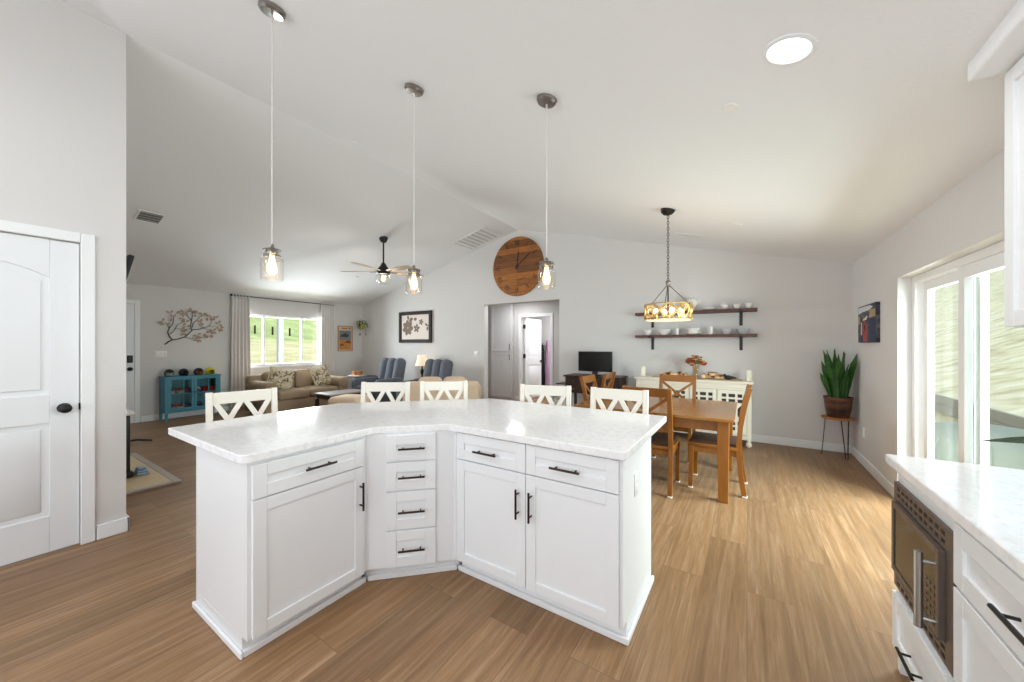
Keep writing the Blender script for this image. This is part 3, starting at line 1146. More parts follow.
rc = thing('base_cabinet', 'white cabinet with a drawer over a door next to the microwave', 'cabinet', (0.85, 1.3, 0))
b = B()
b.box(RX, XR - 0.03, 0.86, 1.664, 0.1, CT0)
b.box(RX + 0.07, XR - 0.03, 0.86, 1.664, 0, 0.1)
obj('body', b, M['cab'], rc, org=rc.location, bevel=0.002)
put_front('drawer', rc, (RX, 1.263, 0.768), -PI / 2, 0.78, 0.185, (0.0, 0.0, False, 0.2), M['black'])
put_front('door', rc, (RX, 1.263, 0.385), -PI / 2, 0.78, 0.56, (0.33, 0.18, True, 0.16), M['black'])
rc2 = thing('base_cabinet', 'white double-door cabinet at the kitchen end of the wall counter', 'cabinet', (0.85, 0.0, 0))
b = B()
b.box(RX, XR - 0.03, -1.15, 0.858, 0.1, CT0)
b.box(RX + 0.07, XR - 0.03, -1.15, 0.858, 0, 0.1)
obj('body', b, M['cab'], rc2, org=rc2.location, bevel=0.002)
for yc in (-0.65, 0.36):
    put_front('door', rc2, (RX, yc, 0.48), -PI / 2, 0.96, 0.75, (0.42, 0.2, True, 0.16), M['black'])

uc = thing('wall_cabinet', 'tall white shaker wall cabinet hanging beside the slider', 'cabinet', (0.85, 1.4, 1.463))
b = B().box(0.862, XR, 0.55, 2.235, 1.463, 2.452)
obj('body', b, M['cab'], uc, org=uc.location, bevel=0.002)
for yc, w in ((1.958, 0.55), (1.40, 0.55), (0.84, 0.55)):
    o = obj('door', front_panel(w, 0.982, 0.06), M['cab'], uc, bevel=0.0025)
    o.location = Vector((0.862, yc, 1.958)) - uc.location
    o.rotation_euler = (0, 0, -PI / 2)

# leafy plant on the wall counter
lp = thing('potted_plant', 'dark leaved plant reaching over the glossy wall counter', 'plant', (0.93, 1.52, CT1))
b = B().lathe([(0.05, 0), (0.07, 0.06), (0.075, 0.11), (0.068, 0.11), (0.06, 0.07)], (0, 0, 0), 20)
obj('pot', b, M['porcelain'], lp)
obj('soil', B().lathe([(0.064, 0.09), (0.001, 0.095)], (0, 0, 0), 16), M['soil'], lp)


def leaf_blade(b, pts, w, fold=0.25, n=7, roll=0.0):
    """long leaf along the polyline pts (root..tip), width profile w"""
    pts = [Vector(p) for p in pts]
    rows = []
    for i in range(n + 1):
        u = i / n * (len(pts) - 1)
        k = min(int(u), len(pts) - 2)
        f = u - k
        p0 = pts[max(k - 1, 0)]
        p1, p2 = pts[k], pts[k + 1]
        p3 = pts[min(k + 2, len(pts) - 1)]
        c = 0.5 * ((2 * p1) + (-p0 + p2) * f + (2 * p0 - 5 * p1 + 4 * p2 - p3) * f * f + (-p0 + 3 * p1 - 3 * p2 + p3) * f ** 3)
        t = (p2 - p1).normalized()
        rows.append((c, t, i / n))
    s_ = rows[0][1].cross(Vector((0, 0, 1)))
    s_ = s_.normalized() if s_.length > 0.05 else Vector((1, 0, 0))
    vs2, fs2 = [], []
    for c, t, u in rows:
        ww = w * max(0.02, math.sin(PI * min(1, 0.12 + 0.88 * u)) ** 0.8)
        up = s_.cross(t).normalized()
        sr = s_
        if roll:
            R_m = Matrix.Rotation(roll, 3, t)
            sr, up = R_m @ s_, R_m @ up
        vs2 += [c - sr * ww + up * ww * fold, c - up * 0.0, c + sr * ww + up * ww * fold, c - up * 0.004]
    for i in range(len(rows) - 1):
        a = i * 4
        fs2 += [(a, a + 1, a + 5, a + 4), (a + 1, a + 2, a + 6, a + 5), (a + 2, a + 3, a + 7, a + 6), (a + 3, a, a + 4, a + 7)]
    b.add(vs2, fs2)


for pts, w in (([(0, 0, 0.09), (-0.06, 0.16, 0.20), (-0.14, 0.30, 0.185), (-0.24, 0.44, 0.145)], 0.036),
               ([(0, 0, 0.09), (-0.05, 0.12, 0.14), (-0.10, 0.24, 0.10), (-0.16, 0.36, 0.045)], 0.034),
               ([(0, 0, 0.09), (0.06, 0.1, 0.2), (0.1, 0.2, 0.22), (0.12, 0.32, 0.17)], 0.02),
               ([(0, 0, 0.09), (0.03, -0.1, 0.2), (0.0, -0.2, 0.22), (-0.05, -0.3, 0.15)], 0.02)):
    b = B()
    leaf_blade(b, pts, w, roll=-0.6)
    obj('leaf', b, M['leafd'], lp)

# ------------------------------------------------------------------ bar stools
def make_stool(label):
    t = thing('bar_stool', label, 'bar stool', (0, 0, 0), 0, 'white bar stools behind the island')
    W, SH, H = 0.45, 0.64, 1.05
    b = B()
    b.rbox(-W / 2, W / 2, 0.0, 0.42, SH - 0.035, SH, 0.012, 2)
    obj('seat', b, M['stool'], t)
    hx = W / 2 - 0.022
    for s_ in (-1, 1):
        q = B()
        q.bar((s_ * hx, -0.03, 0), (s_ * hx, 0.02, SH - 0.03), 0.04, 0.04)
        q.bar((s_ * hx, 0.02, SH - 0.05), (s_ * hx, -0.025, H), 0.038, 0.034)
        obj('leg', q, M['stool'], t, bevel=0.004)
        q = B()
        q.bar((s_ * hx, 0.43, 0), (s_ * hx, 0.385, SH - 0.03), 0.04, 0.04)
        obj('leg', q, M['stool'], t, bevel=0.004)
    q = B()
    q.box(-hx + 0.019, hx - 0.019, -0.012, 0.012, H - 0.09, H - 0.006)
    q.xf(Matrix.Translation((0, -0.022, 0)))
    obj('top_rail', q, M['stool'], t, bevel=0.004)
    q = B()
    q.box(-hx + 0.015, hx - 0.015, -0.012, 0.012, 0.675, 0.712)
    obj('lower_rail', q, M['stool'], t, bevel=0.004)
    q = B()
    zt, zb = H - 0.08, 0.70
    k = hx - 0.02
    for x0, x1 in ((-k, 0.0), (0.0, k)):
        q.bar((x0 + 0.015, -0.018, zt), (x1 - 0.015, 0.0, zb), 0.034, 0.014)
        q.bar((x1 - 0.015, -0.018, zt), (x0 + 0.015, 0.0, zb), 0.034, 0.0142)
    obj('lattice', q, M['stool'], t)
    q = B()
    q.bar((-hx, 0.415, 0.24), (hx, 0.415, 0.24), 0.03, 0.025)
    q.bar((-hx, -0.01, 0.3), (hx, -0.01, 0.3), 0.03, 0.025)
    for s_ in (-1, 1):
        q.bar((s_ * hx, 0.0, 0.2), (s_ * hx, 0.41, 0.2), 0.03, 0.025, (1, 0, 0))
    obj('stretcher', q, M['stool'], t)
    return t


stool_pos = [((-3.228, 0.968), (-3.162, 1.42), 'off-white bar stool at the island end in front of the teal cabinet'),
             ((-2.999, 2.028), (-2.60, 2.294), 'off-white bar stool at the island in front of the blue recliner and coffee table'),
             ((-2.571, 2.370), (-2.233, 2.667), 'off-white bar stool at the island in front of the tan loveseat'),
             ((-1.645, 2.69), (-1.25, 2.79), 'off-white bar stool at the island in front of the hall doorway'),
             ((-1.077, 2.815), (-0.618, 2.84), 'off-white bar stool at the island next to the wooden dining chair')]
st0 = None
for (ax, ay), (bx, by), lb in stool_pos:
    dx, dy = bx - ax, by - ay
    l = math.hypot(dx, dy)
    fx, fy = dy / l, -dx / l
    rz = math.atan2(-fx, fy)
    c = ((ax + bx) / 2, (ay + by) / 2, 0)
    if st0 is None:
        st0 = make_stool(lb)
        st0.location = c
        st0.rotation_euler = (0, 0, rz)
    else:
        dup(st0, c, rz, lb)

# ------------------------------------------------------------------ dining table and chairs
TX0, TX1, TY0, TY1, TZ = -1.56, -0.092, 3.63, 4.78, 0.748
tb = thing('dining_table', 'honey brown wooden dining table under the chandelier', 'table', ((TX0 + TX1) / 2, (TY0 + TY1) / 2, 0))
obj('tabletop', B().box(TX0, TX1, TY0, TY1, TZ - 0.028, TZ), M['honeytop'], tb, org=tb.location, bevel=0.004)
b = B()
ai = 0.062
b.box(TX0 + ai, TX1 - ai, TY0 + ai, TY0 + ai + 0.022, TZ - 0.125, TZ - 0.028)
b.box(TX0 + ai, TX1 - ai, TY1 - ai - 0.022, TY1 - ai, TZ - 0.125, TZ - 0.028)
b.box(TX0 + ai, TX0 + ai + 0.022, TY0 + ai + 0.022, TY1 - ai - 0.022, TZ - 0.125, TZ - 0.028)
b.box(TX1 - ai - 0.022, TX1 - ai, TY0 + ai + 0.022, TY1 - ai - 0.022, TZ - 0.125, TZ - 0.028)
obj('apron', b, M['honey'], tb, org=tb.location, bevel=0.002)
for x, y in ((TX0 + 0.085, TY0 + 0.085), (TX1 - 0.085, TY0 + 0.085), (TX0 + 0.085, TY1 - 0.085), (TX1 - 0.085, TY1 - 0.085)):
    q = B()
    w = 0.047
    q.add([(x - w * .8, y - w * .8, 0), (x + w * .8, y - w * .8, 0), (x + w * .8, y + w * .8, 0), (x - w * .8, y + w * .8, 0),
           (x - w, y - w, TZ - 0.028), (x + w, y - w, TZ - 0.028), (x + w, y + w, TZ - 0.028), (x - w, y + w, TZ - 0.028)],
          [(0, 3, 2, 1), (4, 5, 6, 7), (0, 1, 5, 4), (1, 2, 6, 5), (2, 3, 7, 6), (3, 0, 4, 7)])
    obj('leg', q, M['honey'], tb, org=tb.location, bevel=0.004)


def make_chair(label):
    t = thing('dining_chair', label, 'chair', (0, 0, 0), 0, 'honey wood dining chairs')
    W, SH, H = 0.44, 0.455, 0.995
    obj('seat', B().rbox(-W / 2, W / 2, 0.005, 0.43, SH - 0.045, SH - 0.005, 0.01, 2), M['honey'], t)
    plabel(obj('seat_pad', B().rbox(-W / 2 + 0.02, W / 2 - 0.02, 0.02, 0.42, SH - 0.008, SH + 0.014, 0.010, 3), M['pad'], t), 'dark seat pad')
    hx = W / 2 - 0.02
    for s_ in (-1, 1):
        q = B()
        pts = [(0, -0.035, 0), (0, -0.005, 0.2), (0, 0.012, 0.44), (0, -0.005, 0.65), (0, -0.035, 0.83), (0, -0.075, H)]
        for i in range(len(pts) - 1):
            p, r_ = Vector(pts[i]), Vector(pts[i + 1])
            q.bar((s_ * hx, p.y, p.z - (0.004 if i else 0)), (s_ * hx, r_.y, r_.z), 0.038, 0.04)
        lg = obj('leg', q, M['honey'], t)
        plabel(obj('foot_pad', B().rbox(s_ * hx - 0.0205, s_ * hx + 0.0205, -0.057, -0.014, 0.0, 0.018, 0.006, 2), M['felt'], lg), 'white felt pad')
        q = B()
        q.bar((s_ * hx, 0.41, 0), (s_ * hx, 0.40, SH - 0.04), 0.038, 0.038)
        lg = obj('leg', q, M['honey'], t, bevel=0.003)
        plabel(obj('foot_pad', B().rbox(s_ * hx - 0.0205, s_ * hx + 0.0205, 0.389, 0.431, 0.0, 0.018, 0.006, 2), M['felt'], lg), 'white felt pad')
    q = B()
    q.bar((-hx + 0.018, -0.055, H - 0.045), (hx - 0.018, -0.055, H - 0.045), 0.085, 0.022)
    for v_i, v in enumerate(q.v):
        q.v[v_i] = (v[0], v[1] - (v[2] - (H - 0.045)) * 0.28, v[2])
    obj('top_rail', q, M['honey'], t, bevel=0.004)
    q = B()
    q.bar((-hx + 0.018, 0.004, 0.60), (hx - 0.018, 0.004, 0.60), 0.04, 0.02)
    obj('lower_rail', q, M['honey'], t, bevel=0.003)
    q = B()
    q.bar((-hx + 0.02, -0.045, H - 0.095), (hx - 0.02, 0.0, 0.62), 0.03, 0.014)
    q.bar((hx - 0.02, -0.045, H - 0.095), (-hx + 0.02, 0.0, 0.62), 0.03, 0.0142)
    obj('cross_brace', q, M['honey'], t)
    q = B()
    for s_ in (-1, 1):
        q.bar((s_ * hx, 0.02, SH - 0.07), (s_ * hx, 0.39, SH - 0.07), 0.05, 0.018, (1, 0, 0))
    q.bar((-hx, 0.40, SH - 0.07), (hx, 0.40, SH - 0.07), 0.05, 0.018)
    q.bar((-hx, 0.01, SH - 0.07), (hx, 0.01, SH - 0.07), 0.05, 0.018)
    obj('seat_frame', q, M['honey'], t)
    return t


ch0 = make_chair('honey wood dining chair with its cross back to the island, tucked under the table')
ch0.location = (-0.79, 3.585, 0)
dup(ch0, (-0.765, 5.10, 0), PI, 'honey wood dining chair behind the table, its front to the island')
dup(ch0, (-0.055, 4.12, 0), PI / 2, 'honey wood dining chair seen side-on at the window end of the table')
dup(ch0, (-1.66, 4.46, 0), -PI / 2, 'honey wood dining chair at the table end by the dark desk')
dup(ch0, (-1.69, 5.02, 0), PI / 2, 'honey wood chair turned towards the dark desk')

# ------------------------------------------------------------------ pendants
def make_pendant(label, x, y, zc):
    t = thing('pendant_light', label, 'pendant light', (x, y, zc), 0, 'glass jar pendants over the island')
    tilt = Matrix.Rotation(math.atan(SR), 4, 'Y')
    b = B().lathe([(0.066, 0.012), (0.066, -0.006), (0.056, -0.018), (0.02, -0.022), (0.001, -0.022)], (0, 0, 0), 28)
    b.xf(tilt)
    obj('canopy', b, M['nickel'], t)
    zt, zb = 1.935, 1.757
    cdb = B()
    cdb.cyl((0, 0, zt - zc), (0, 0, -0.01), 0.0032, n=6)
    cdb.cyl((0, 0, -0.06), (0, 0, -0.018), 0.006, n=8)
    obj('cord', cdb, M['cord'], t)
    o = zb - zc
    b = B()
    b.lathe([(0.030, 0.150), (0.030, 0.18), (0.014, 0.188), (0.008, 0.205), (0.001, 0.206)], (0, 0, o), 20)
    for z in (0.140, 0.172):
        b.ring((0, 0, o + z), 0.043, 0.0035, 'Z', 28, 6)
    b.tube([(-0.043, 0, o + 0.14), (-0.052, 0, o + 0.16), (-0.043, 0, o + 0.172)], 0.003, 6)
    b.tube([(0.043, 0, o + 0.14), (0.056, 0.004, o + 0.158), (0.043, 0, o + 0.172)], 0.003, 6)
    obj('collar', b, M['nickel'], t)
    b = B().lathe([(0.050, 0.0), (0.055, 0.006), (0.0565, 0.02), (0.0565, 0.115), (0.050, 0.130), (0.041, 0.138), (0.041, 0.18),
                   (0.038, 0.18), (0.038, 0.136), (0.047, 0.128), (0.0535, 0.114), (0.0535, 0.02), (0.05, 0.008)], (0, 0, o), 28, False)
    obj('jar', b, M['glass'], t)
    b = B().lathe([(0.001, 0.03), (0.012, 0.034), (0.022, 0.05), (0.024, 0.07), (0.018, 0.10), (0.012, 0.13), (0.012, 0.15)], (0, 0, o), 16)
    obj('bulb', b, M['bulb'], t)
    return t


for lb, x, y in (('glass jar pendant light on the longest drop, above the drawer and wide door cabinet', -2.249, 0.976),
                 ('middle one of the three glass jar pendants, in front of the ceiling fan', -2.0, 1.791),
                 ('glass jar pendant light hanging in front of the wooden clock', -1.097, 2.103)):
    make_pendant(lb, x, y, ceil_z(x) - 0.013)

# ------------------------------------------------------------------ chandelier
cx, cy = -0.745, 4.365
cz = ceil_z(cx)
t = thing('chandelier', 'champagne drum chandelier on a dark chain over the dining table', 'chandelier', (cx, cy, cz))
obj('canopy', B().lathe([(0.078, 0.02), (0.075, -0.022), (0.05, -0.05), (0.012, -0.06), (0.001, -0.06)], (0, 0, 0), 24), M['black'], t)
b = B()
zz = 2.10
i = 0
while zz < cz - 0.06:
    b.ring((cx, cy, zz + 0.02), 0.017, 0.0035, 'X' if i % 2 else 'Y', 10, 5, sx=0.62, sy=1.15)
    zz += 0.032
    i += 1
obj('chain', b, M['bronze'], t, org=t.location)
hubz = 2.07
obj('hub', B().ball((cx, cy, hubz + 0.02), 0.028).cyl((cx, cy, hubz - 0.03), (cx, cy, hubz), 0.02), M['nickel'], t, org=t.location)
RD, zt, zb = 0.245, 1.848, 1.662
for k in range(3):
    a = math.radians(33) + k * 2 * PI / 3 + 0.0
    obj('rod', B().cyl((cx, cy, hubz), (cx + RD * math.cos(a), cy + RD * math.sin(a), zt), 0.004, n=6), M['bronze'], t, org=t.location)
obj('stem', B().cyl((cx, cy, 1.70), (cx, cy, hubz), 0.007, n=8), M['bronze'], t, org=t.location)
b = B()
for z in (zt - 0.006, zb + 0.02):
    b.ring((cx, cy, z), RD, 0.007, 'Z', 48, 6)
NQ = 9
zm = (zt + zb + 0.014) / 2


def on_drum(ang, dz):
    return (cx + RD * math.cos(ang), cy + RD * math.sin(ang), zm + dz)


for k in range(NQ):
    a0 = 2 * PI * k / NQ
    rr = 0.074
    pts = [on_drum(a0 + rr * math.cos(u * 2 * PI / 16) / RD, rr * math.sin(u * 2 * PI / 16)) for u in range(16)]
    b.tube(pts, 0.008, 6, closed=True)
    for s_ in (-1, 1):
        for q_ in (0, 1):
            aa = a0 + PI / NQ
            pts = [on_drum(aa + (0.075 * math.cos(u * PI / 8) - 0.0) / RD, s_ * (0.085 - 0.062 * math.sin(u * PI / 8))) for u in range(9)]
            if q_ == 0:
                b.tube(pts, 0.007, 6)
obj('drum_lattice', b, M['gold'], t, org=t.location)
obj('diffuser', B().lathe([(0.001, 0), (RD - 0.012, 0), (RD - 0.012, 0.006), (0.001, 0.006)], (cx, cy, zb), 40), M['diff'], t, org=t.location)
for k in range(4):
    a = k * PI / 2 + 0.5
    x, y = cx + 0.13 * math.cos(a), cy + 0.13 * math.sin(a)
    obj('bulb', B().ball((x, y, 1.765), 0.03, 0.03, 0.04), M['bulb2'], t, org=t.location)
    obj('socket', B().cyl((x, y, 1.668), (x, y, 1.735), 0.014, n=10), M['gold'], t, org=t.location)

lamp_light('chandelier_glow', (cx, cy, 1.765), 5, 0.1)

# ------------------------------------------------------------------ ceiling fan
fx_, fy_ = -5.54, 4.244
fz = ceil_z(fx_)
t = thing('ceiling_fan', 'ceiling fan with weathered blades and a lit globe in the living room', 'ceiling fan', (fx_, fy_, fz))
obj('canopy', B().lathe([(0.07, 0.03), (0.075, -0.02), (0.05, -0.075), (0.02, -0.09), (0.001, -0.09)], (fx_, fy_, fz), 20), M['black'], t, org=t.location)
obj('downrod', B().cyl((fx_, fy_, 2.86), (fx_, fy_, fz - 0.08), 0.014, n=10), M['black'], t, org=t.location)
obj('motor', B().lathe([(0.10, 2.665), (0.125, 2.69), (0.13, 2.715), (0.11, 2.75), (0.055, 2.82), (0.03, 2.87), (0.001, 2.872)], (fx_, fy_, 0), 24), M['black'], t, org=t.location)
for k in range(5):
    a = math.radians(213 + 72 * k)
    q = B()
    s = q.mark()
    n_ = 8
    vsb = []
    for i in range(n_ + 1):
        u = i / n_
        r_ = 0.13 + 0.63 * u
        w = 0.045 + 0.03 * min(1, u * 2.2) - (0.03 * max(0, (u - 0.85) / 0.15))
        vsb += [(r_, -w, 0.006), (r_, w, 0.006), (r_, w, -0.004), (r_, -w, -0.004)]
    fsb = [(0, 1, 2, 3), (n_ * 4 + 3, n_ * 4 + 2, n_ * 4 + 1, n_ * 4)]
    for i in range(n_):
        for j in range(4):
            fsb.append((i * 4 + j, i * 4 + (j + 1) % 4, i * 4 + 4 + (j + 1) % 4, i * 4 + 4 + j))
    q.add(vsb, fsb)
    q.xf(Matrix.Translation((fx_, fy_, 2.715)) @ Matrix.Rotation(a, 4, 'Z') @ Matrix.Rotation(math.radians(-7), 4, 'X'), s)
    bl = obj('blade', q, M['blade'], t, org=t.location)
    q = B().box(0.09, 0.24, -0.02, 0.02, -0.012, -0.004)
    q.xf(Matrix.Translation((fx_, fy_, 2.715)) @ Matrix.Rotation(a, 4, 'Z'))
    ir = obj('blade_iron', q, M['black'], bl, org=t.location)
obj('globe', B().lathe([(0.001, 2.485), (0.08, 2.50), (0.13, 2.555), (0.138, 2.605), (0.10, 2.665)], (fx_, fy_, 0), 24, False), M['glass'], t, org=t.location)
obj('bulb', B().ball((fx_, fy_, 2.59), 0.04, 0.04, 0.055), M['bulb2'], t, org=t.location)

lamp_light('fan_lamp_glow', (fx_, fy_, 2.59), 26, 0.06, (1.0, 0.93, 0.84))

# ------------------------------------------------------------------ ceiling fittings
def on_ceiling(x, y, off=0.0):
    sl = -SR if x >= XG else SL
    rot = Matrix.Rotation(-math.atan(sl), 4, 'Y')
    return Matrix.Translation((x, y, ceil_z(x) - off)) @ rot


def ceiling_disc(name, label, cat, x, y, r, group=None):
    t_ = thing(name, label, cat, (x, y, ceil_z(x)), 0, group)
    M4 = Matrix.Translation(-Vector((x, y, ceil_z(x)))) @ on_ceiling(x, y)
    return t_, M4


t, m4 = ceiling_disc('recessed_light', 'lit round recessed downlight in the sloped white ceiling', 'ceiling light', 0.153, 1.973, 0.1)
obj('trim_ring', B().lathe([(0.078, -0.002), (0.082, -0.008), (0.098, -0.005), (0.10, 0.004), (0.078, 0.004)], (0, 0, 0), 40, False).xf(m4), M['trim'], t)
obj('lens', B().lathe([(0.001, -0.003), (0.080, -0.003), (0.080, 0.003)], (0, 0, 0), 40).xf(m4), M['led'], t)
area_light('recessed_light_glow', (0.153, 1.973, ceil_z(0.153) - 0.02), (0, math.atan(SR), 0), 0.15, 0.15, 9)
for lb, x, y in (('small white ceiling disc near the ridge by the middle jar pendant', -3.657, 2.426),
                 ('small white ceiling disc near the ridge above the wooden clock', -3.641, 4.84),
                 ('small white ceiling disc between the chandelier and the slider wall', -0.086, 4.79),
                 ('small white ceiling disc below the lit recessed downlight', -0.076, 2.38),
                 ('small white ceiling disc above the living room curtains beside the fan', -7.317, 4.90)):
    t, m4 = ceiling_disc('sprinkler_cover', lb, 'sprinkler', x, y, 0.04, 'small white ceiling discs')
    obj('cap', B().lathe([(0.04, 0.004), (0.042, -0.004), (0.036, -0.009), (0.001, -0.010)], (0, 0, 0), 24).xf(m4), M['plate'], t)


def vent(name, label, x, y, lx, ly, nsl, along='Y', tilt=0.45, back='ventd'):
    t_ = thing(name, label, 'vent', (x, y, ceil_z(x)))
    m4 = Matrix.Translation(-Vector((x, y, ceil_z(x)))) @ on_ceiling(x, y)
    q = B()
    w = 0.022
    q.frame('Z', -0.010, 0.004, -lx / 2, lx / 2, -ly / 2, ly / 2, w)
    obj('frame', q.xf(m4), M['plate'], t_)
    obj('backing', B().box(-lx / 2 + 0.01, lx / 2 - 0.01, -ly / 2 + 0.01, ly / 2 - 0.01, -0.002, 0.002).xf(m4), M[back], t_)
    q = B()
    for i in range(nsl):
        u = (i + 0.5) / nsl - 0.5
        s_ = q.mark()
        if along == 'Y':
            q.box(-0.45 * lx / nsl, 0.45 * lx / nsl, -ly / 2 + w, ly / 2 - w, -0.0015, 0.0015)
            q.xf(Matrix.Translation((u * (lx - 2 * w), 0, -0.005)) @ Matrix.Rotation(tilt, 4, 'Y'), s_)
        else:
            q.box(-lx / 2 + w, lx / 2 - w, -0.45 * ly / nsl, 0.45 * ly / nsl, -0.0015, 0.0015)
            q.xf(Matrix.Translation((0, u * (ly - 2 * w), -0.005)) @ Matrix.Rotation(tilt, 4, 'X'), s_)
    obj('slat', q.xf(m4), M['plate'], t_)


vent('return_grille', 'large white slatted return grille beside the ridge near the clock', -4.62, 5.82, 0.82, 0.62, 7, 'Y', 0.2)
vent('ceiling_vent', 'small white ceiling register above the front door corner', -6.60, 1.40, 0.30, 0.26, 4, 'Y', 0.5, 'ventk')
vent('ceiling_vent', 'small white ceiling register beside the chandelier chain', -0.66, 5.46, 0.36, 0.14, 3, 'X', 0.5, 'ventk')

# ------------------------------------------------------------------ clock
t = thing('wall_clock', 'large round plank wall clock above the hall doorway', 'clock', (-3.915, YB, 2.975))
R_ = 0.60
b = B().lathe([(R_, 0), (R_, 0.03), (R_ - 0.01, 0.038), (0.001, 0.038)], (0, 0, 0), 64)
b.xf(Matrix.Rotation(PI / 2, 4, 'X'))
obj('face', b, M['clock'], t)
NUM = {1: 'I', 2: 'II', 3: 'III', 4: 'IV', 5: 'V', 6: 'VI', 7: 'VII', 8: 'VIII', 9: 'IX', 10: 'X', 11: 'XI', 12: 'XII'}
for k in range(1, 13):
    a = PI / 2 - k * PI / 6
    q = B()
    word = NUM[k]
    wid = {'I': 0.028, 'V': 0.055, 'X': 0.055}
    tot = sum(wid[c_] for c_ in word)
    x = -tot / 2
    hh = 0.055
    for c_ in word:
        w = wid[c_]
        if c_ == 'I':
            q.box(x + w / 2 - 0.006, x + w / 2 + 0.006, -0.0395, -0.0375, -hh, hh)
        elif c_ == 'V':
            q.bar((x + 0.006, -0.0385, hh), (x + w / 2, -0.0385, -hh), 0.013, 0.002)
            q.bar((x + w - 0.006, -0.0385, hh), (x + w / 2, -0.0385, -hh), 0.007, 0.0022)
        else:
            q.bar((x + 0.006, -0.0385, hh), (x + w - 0.006, -0.0385, -hh), 0.013, 0.002)
            q.bar((x + w - 0.006, -0.0385, hh), (x + 0.006, -0.0385, -hh), 0.007, 0.0022)
        x += w
    q.xf(Matrix.Translation((0.48 * math.cos(a), 0, 0.48 * math.sin(a))) @ Matrix.Rotation(-(a - PI / 2), 4, 'Y'))
    obj('numeral', q, M['ink'], t, smooth=0)
for nm, ang, ln, w in (('minute_hand', 52, 0.40, 0.018), ('hour_hand', 8, 0.30, 0.024)):
    a = PI / 2 - math.radians(ang)
    d = Vector((math.cos(a), 0, math.sin(a)))
    q = B()
    q.bar(-d * 0.06 + Vector((0, -0.045, 0)), d * ln + Vector((0, -0.045, 0)), w, 0.004)
    obj(nm, q, M['ink'], t)
obj('hub', B().cyl((0, -0.05, 0), (0, -0.038, 0), 0.03), M['ink'], t)

# ------------------------------------------------------------------ wall shelves and crockery
def wall_shelf(z, label):
    t_ = thing('wall_shelf', label, 'shelf', (-0.69, YB, z), 0, 'walnut wall shelves')
    obj('board', B().box(-1.53, 0.12, YB - 0.225, YB, z - 0.042, z), M['shelf'], t_, org=t_.location, bevel=0.003)
    for x in (-1.30, -0.073):
        q = B()
        q.box(x - 0.02, x + 0.02, YB - 0.007, YB, z - 0.235, z - 0.0425)
        q.box(x - 0.02, x + 0.02, YB - 0.235, YB - 0.007, z - 0.049, z - 0.0425)
        q.box(x - 0.02, x + 0.02, YB - 0.235, YB - 0.228, z - 0.0425, z - 0.015)
        plabel(obj('bracket', q, M['black'], t_, org=t_.location), 'black iron bracket')
    return t_


S1, S2 = 1.903, 1.543
wall_shelf(S1, 'upper reddish wooden wall shelf with black iron brackets and crockery')
wall_shelf(S2, 'lower reddish wooden wall shelf with black iron brackets and crockery')
SYc = YB - 0.118


def bowl_prof(r, h, foot=0.5):
    return [(r * foot, 0), (r * foot, h * 0.1), (r * 0.8, h * 0.45), (r, h), (r - 0.004, h), (r * 0.76, h * 0.45), (r * 0.3, h * 0.14), (0.001, h * 0.12)]


def crock(name, label, cat, x, z, prof, m, grp, y=SYc):
    t_ = thing(name, label, cat, (x, y, z), 0, grp)
    obj('body', B().lathe(prof, (0, 0, 0), 24), m, t_)
    return t_


g1, g2 = 'crockery on the upper shelf', 'crockery on the lower shelf'
tr_ = crock('tureen', 'white lidded tureen with two handles on the upper shelf', 'tureen', -0.715, S1, [(0.05, 0), (0.055, 0.012), (0.035, 0.03), (0.075, 0.08), (0.088, 0.125), (0.082, 0.145), (0.075, 0.145), (0.06, 0.08), (0.001, 0.04)], M['porcelain'], g1)
obj('lid', B().lathe([(0.084, 0.146), (0.07, 0.17), (0.035, 0.19), (0.012, 0.197), (0.016, 0.21), (0.001, 0.222)], (0, 0, 0), 24), M['porcelain'], tr_)
for s_ in (-1, 1):
    obj('handle', B().tube([(s_ * 0.085, 0, 0.11), (s_ * 0.115, 0, 0.125), (s_ * 0.128, 0, 0.155), (s_ * 0.115, 0, 0.17), (s_ * 0.085, 0, 0.135)], 0.007, 6), M['porcelain'], tr_)
crock('serving_dish', 'shallow white oval dish on the upper shelf between tureen and sugar bowl', 'dish', -0.47, S1, [(0.05, 0), (0.085, 0.014), (0.098, 0.034), (0.094, 0.034), (0.07, 0.016), (0.001, 0.012)], M['porcelain'], g1)
sb = crock('sugar_bowl', 'white lidded sugar bowl on the upper shelf', 'bowl', -0.285, S1, [(0.03, 0), (0.05, 0.03), (0.055, 0.055), (0.05, 0.06), (0.001, 0.05)], M['porcelain'], g1)
obj('lid', B().lathe([(0.052, 0.058), (0.03, 0.075), (0.008, 0.08), (0.011, 0.09), (0.001, 0.096)], (0, 0, 0), 20), M['porcelain'], sb)
crock('bowl', 'small white bowl on the upper shelf over the black bracket', 'bowl', -0.125, S1, bowl_prof(0.058, 0.068), M['porcelain'], g1)
crock('bowl', 'small white bowl at the end of the upper shelf by the slider wall', 'bowl', 0.02, S1, bowl_prof(0.058, 0.076), M['porcelain'], g1)
crock('bowl', 'deep white bowl at the hall end of the lower shelf', 'bowl', -1.35, S2, bowl_prof(0.062, 0.085), M['porcelain'], g2)
crock('bowl', 'wide white serving bowl on the lower shelf under the chandelier', 'bowl', -1.105, S2, bowl_prof(0.112, 0.088), M['porcelain'], g2)
crock('cup', 'tall white cup on the lower shelf beside the wide bowl', 'cup', -0.915, S2, [(0.026, 0), (0.03, 0.1), (0.027, 0.1), (0.022, 0.01), (0.001, 0.008)], M['porcelain'], g2)
pl = crock('platter', 'white round platter on the lower shelf under a bowl', 'platter', -0.69, S2, [(0.08, 0), (0.112, 0.02), (0.113, 0.026), (0.08, 0.01), (0.001, 0.008)], M['porcelain'], g2)
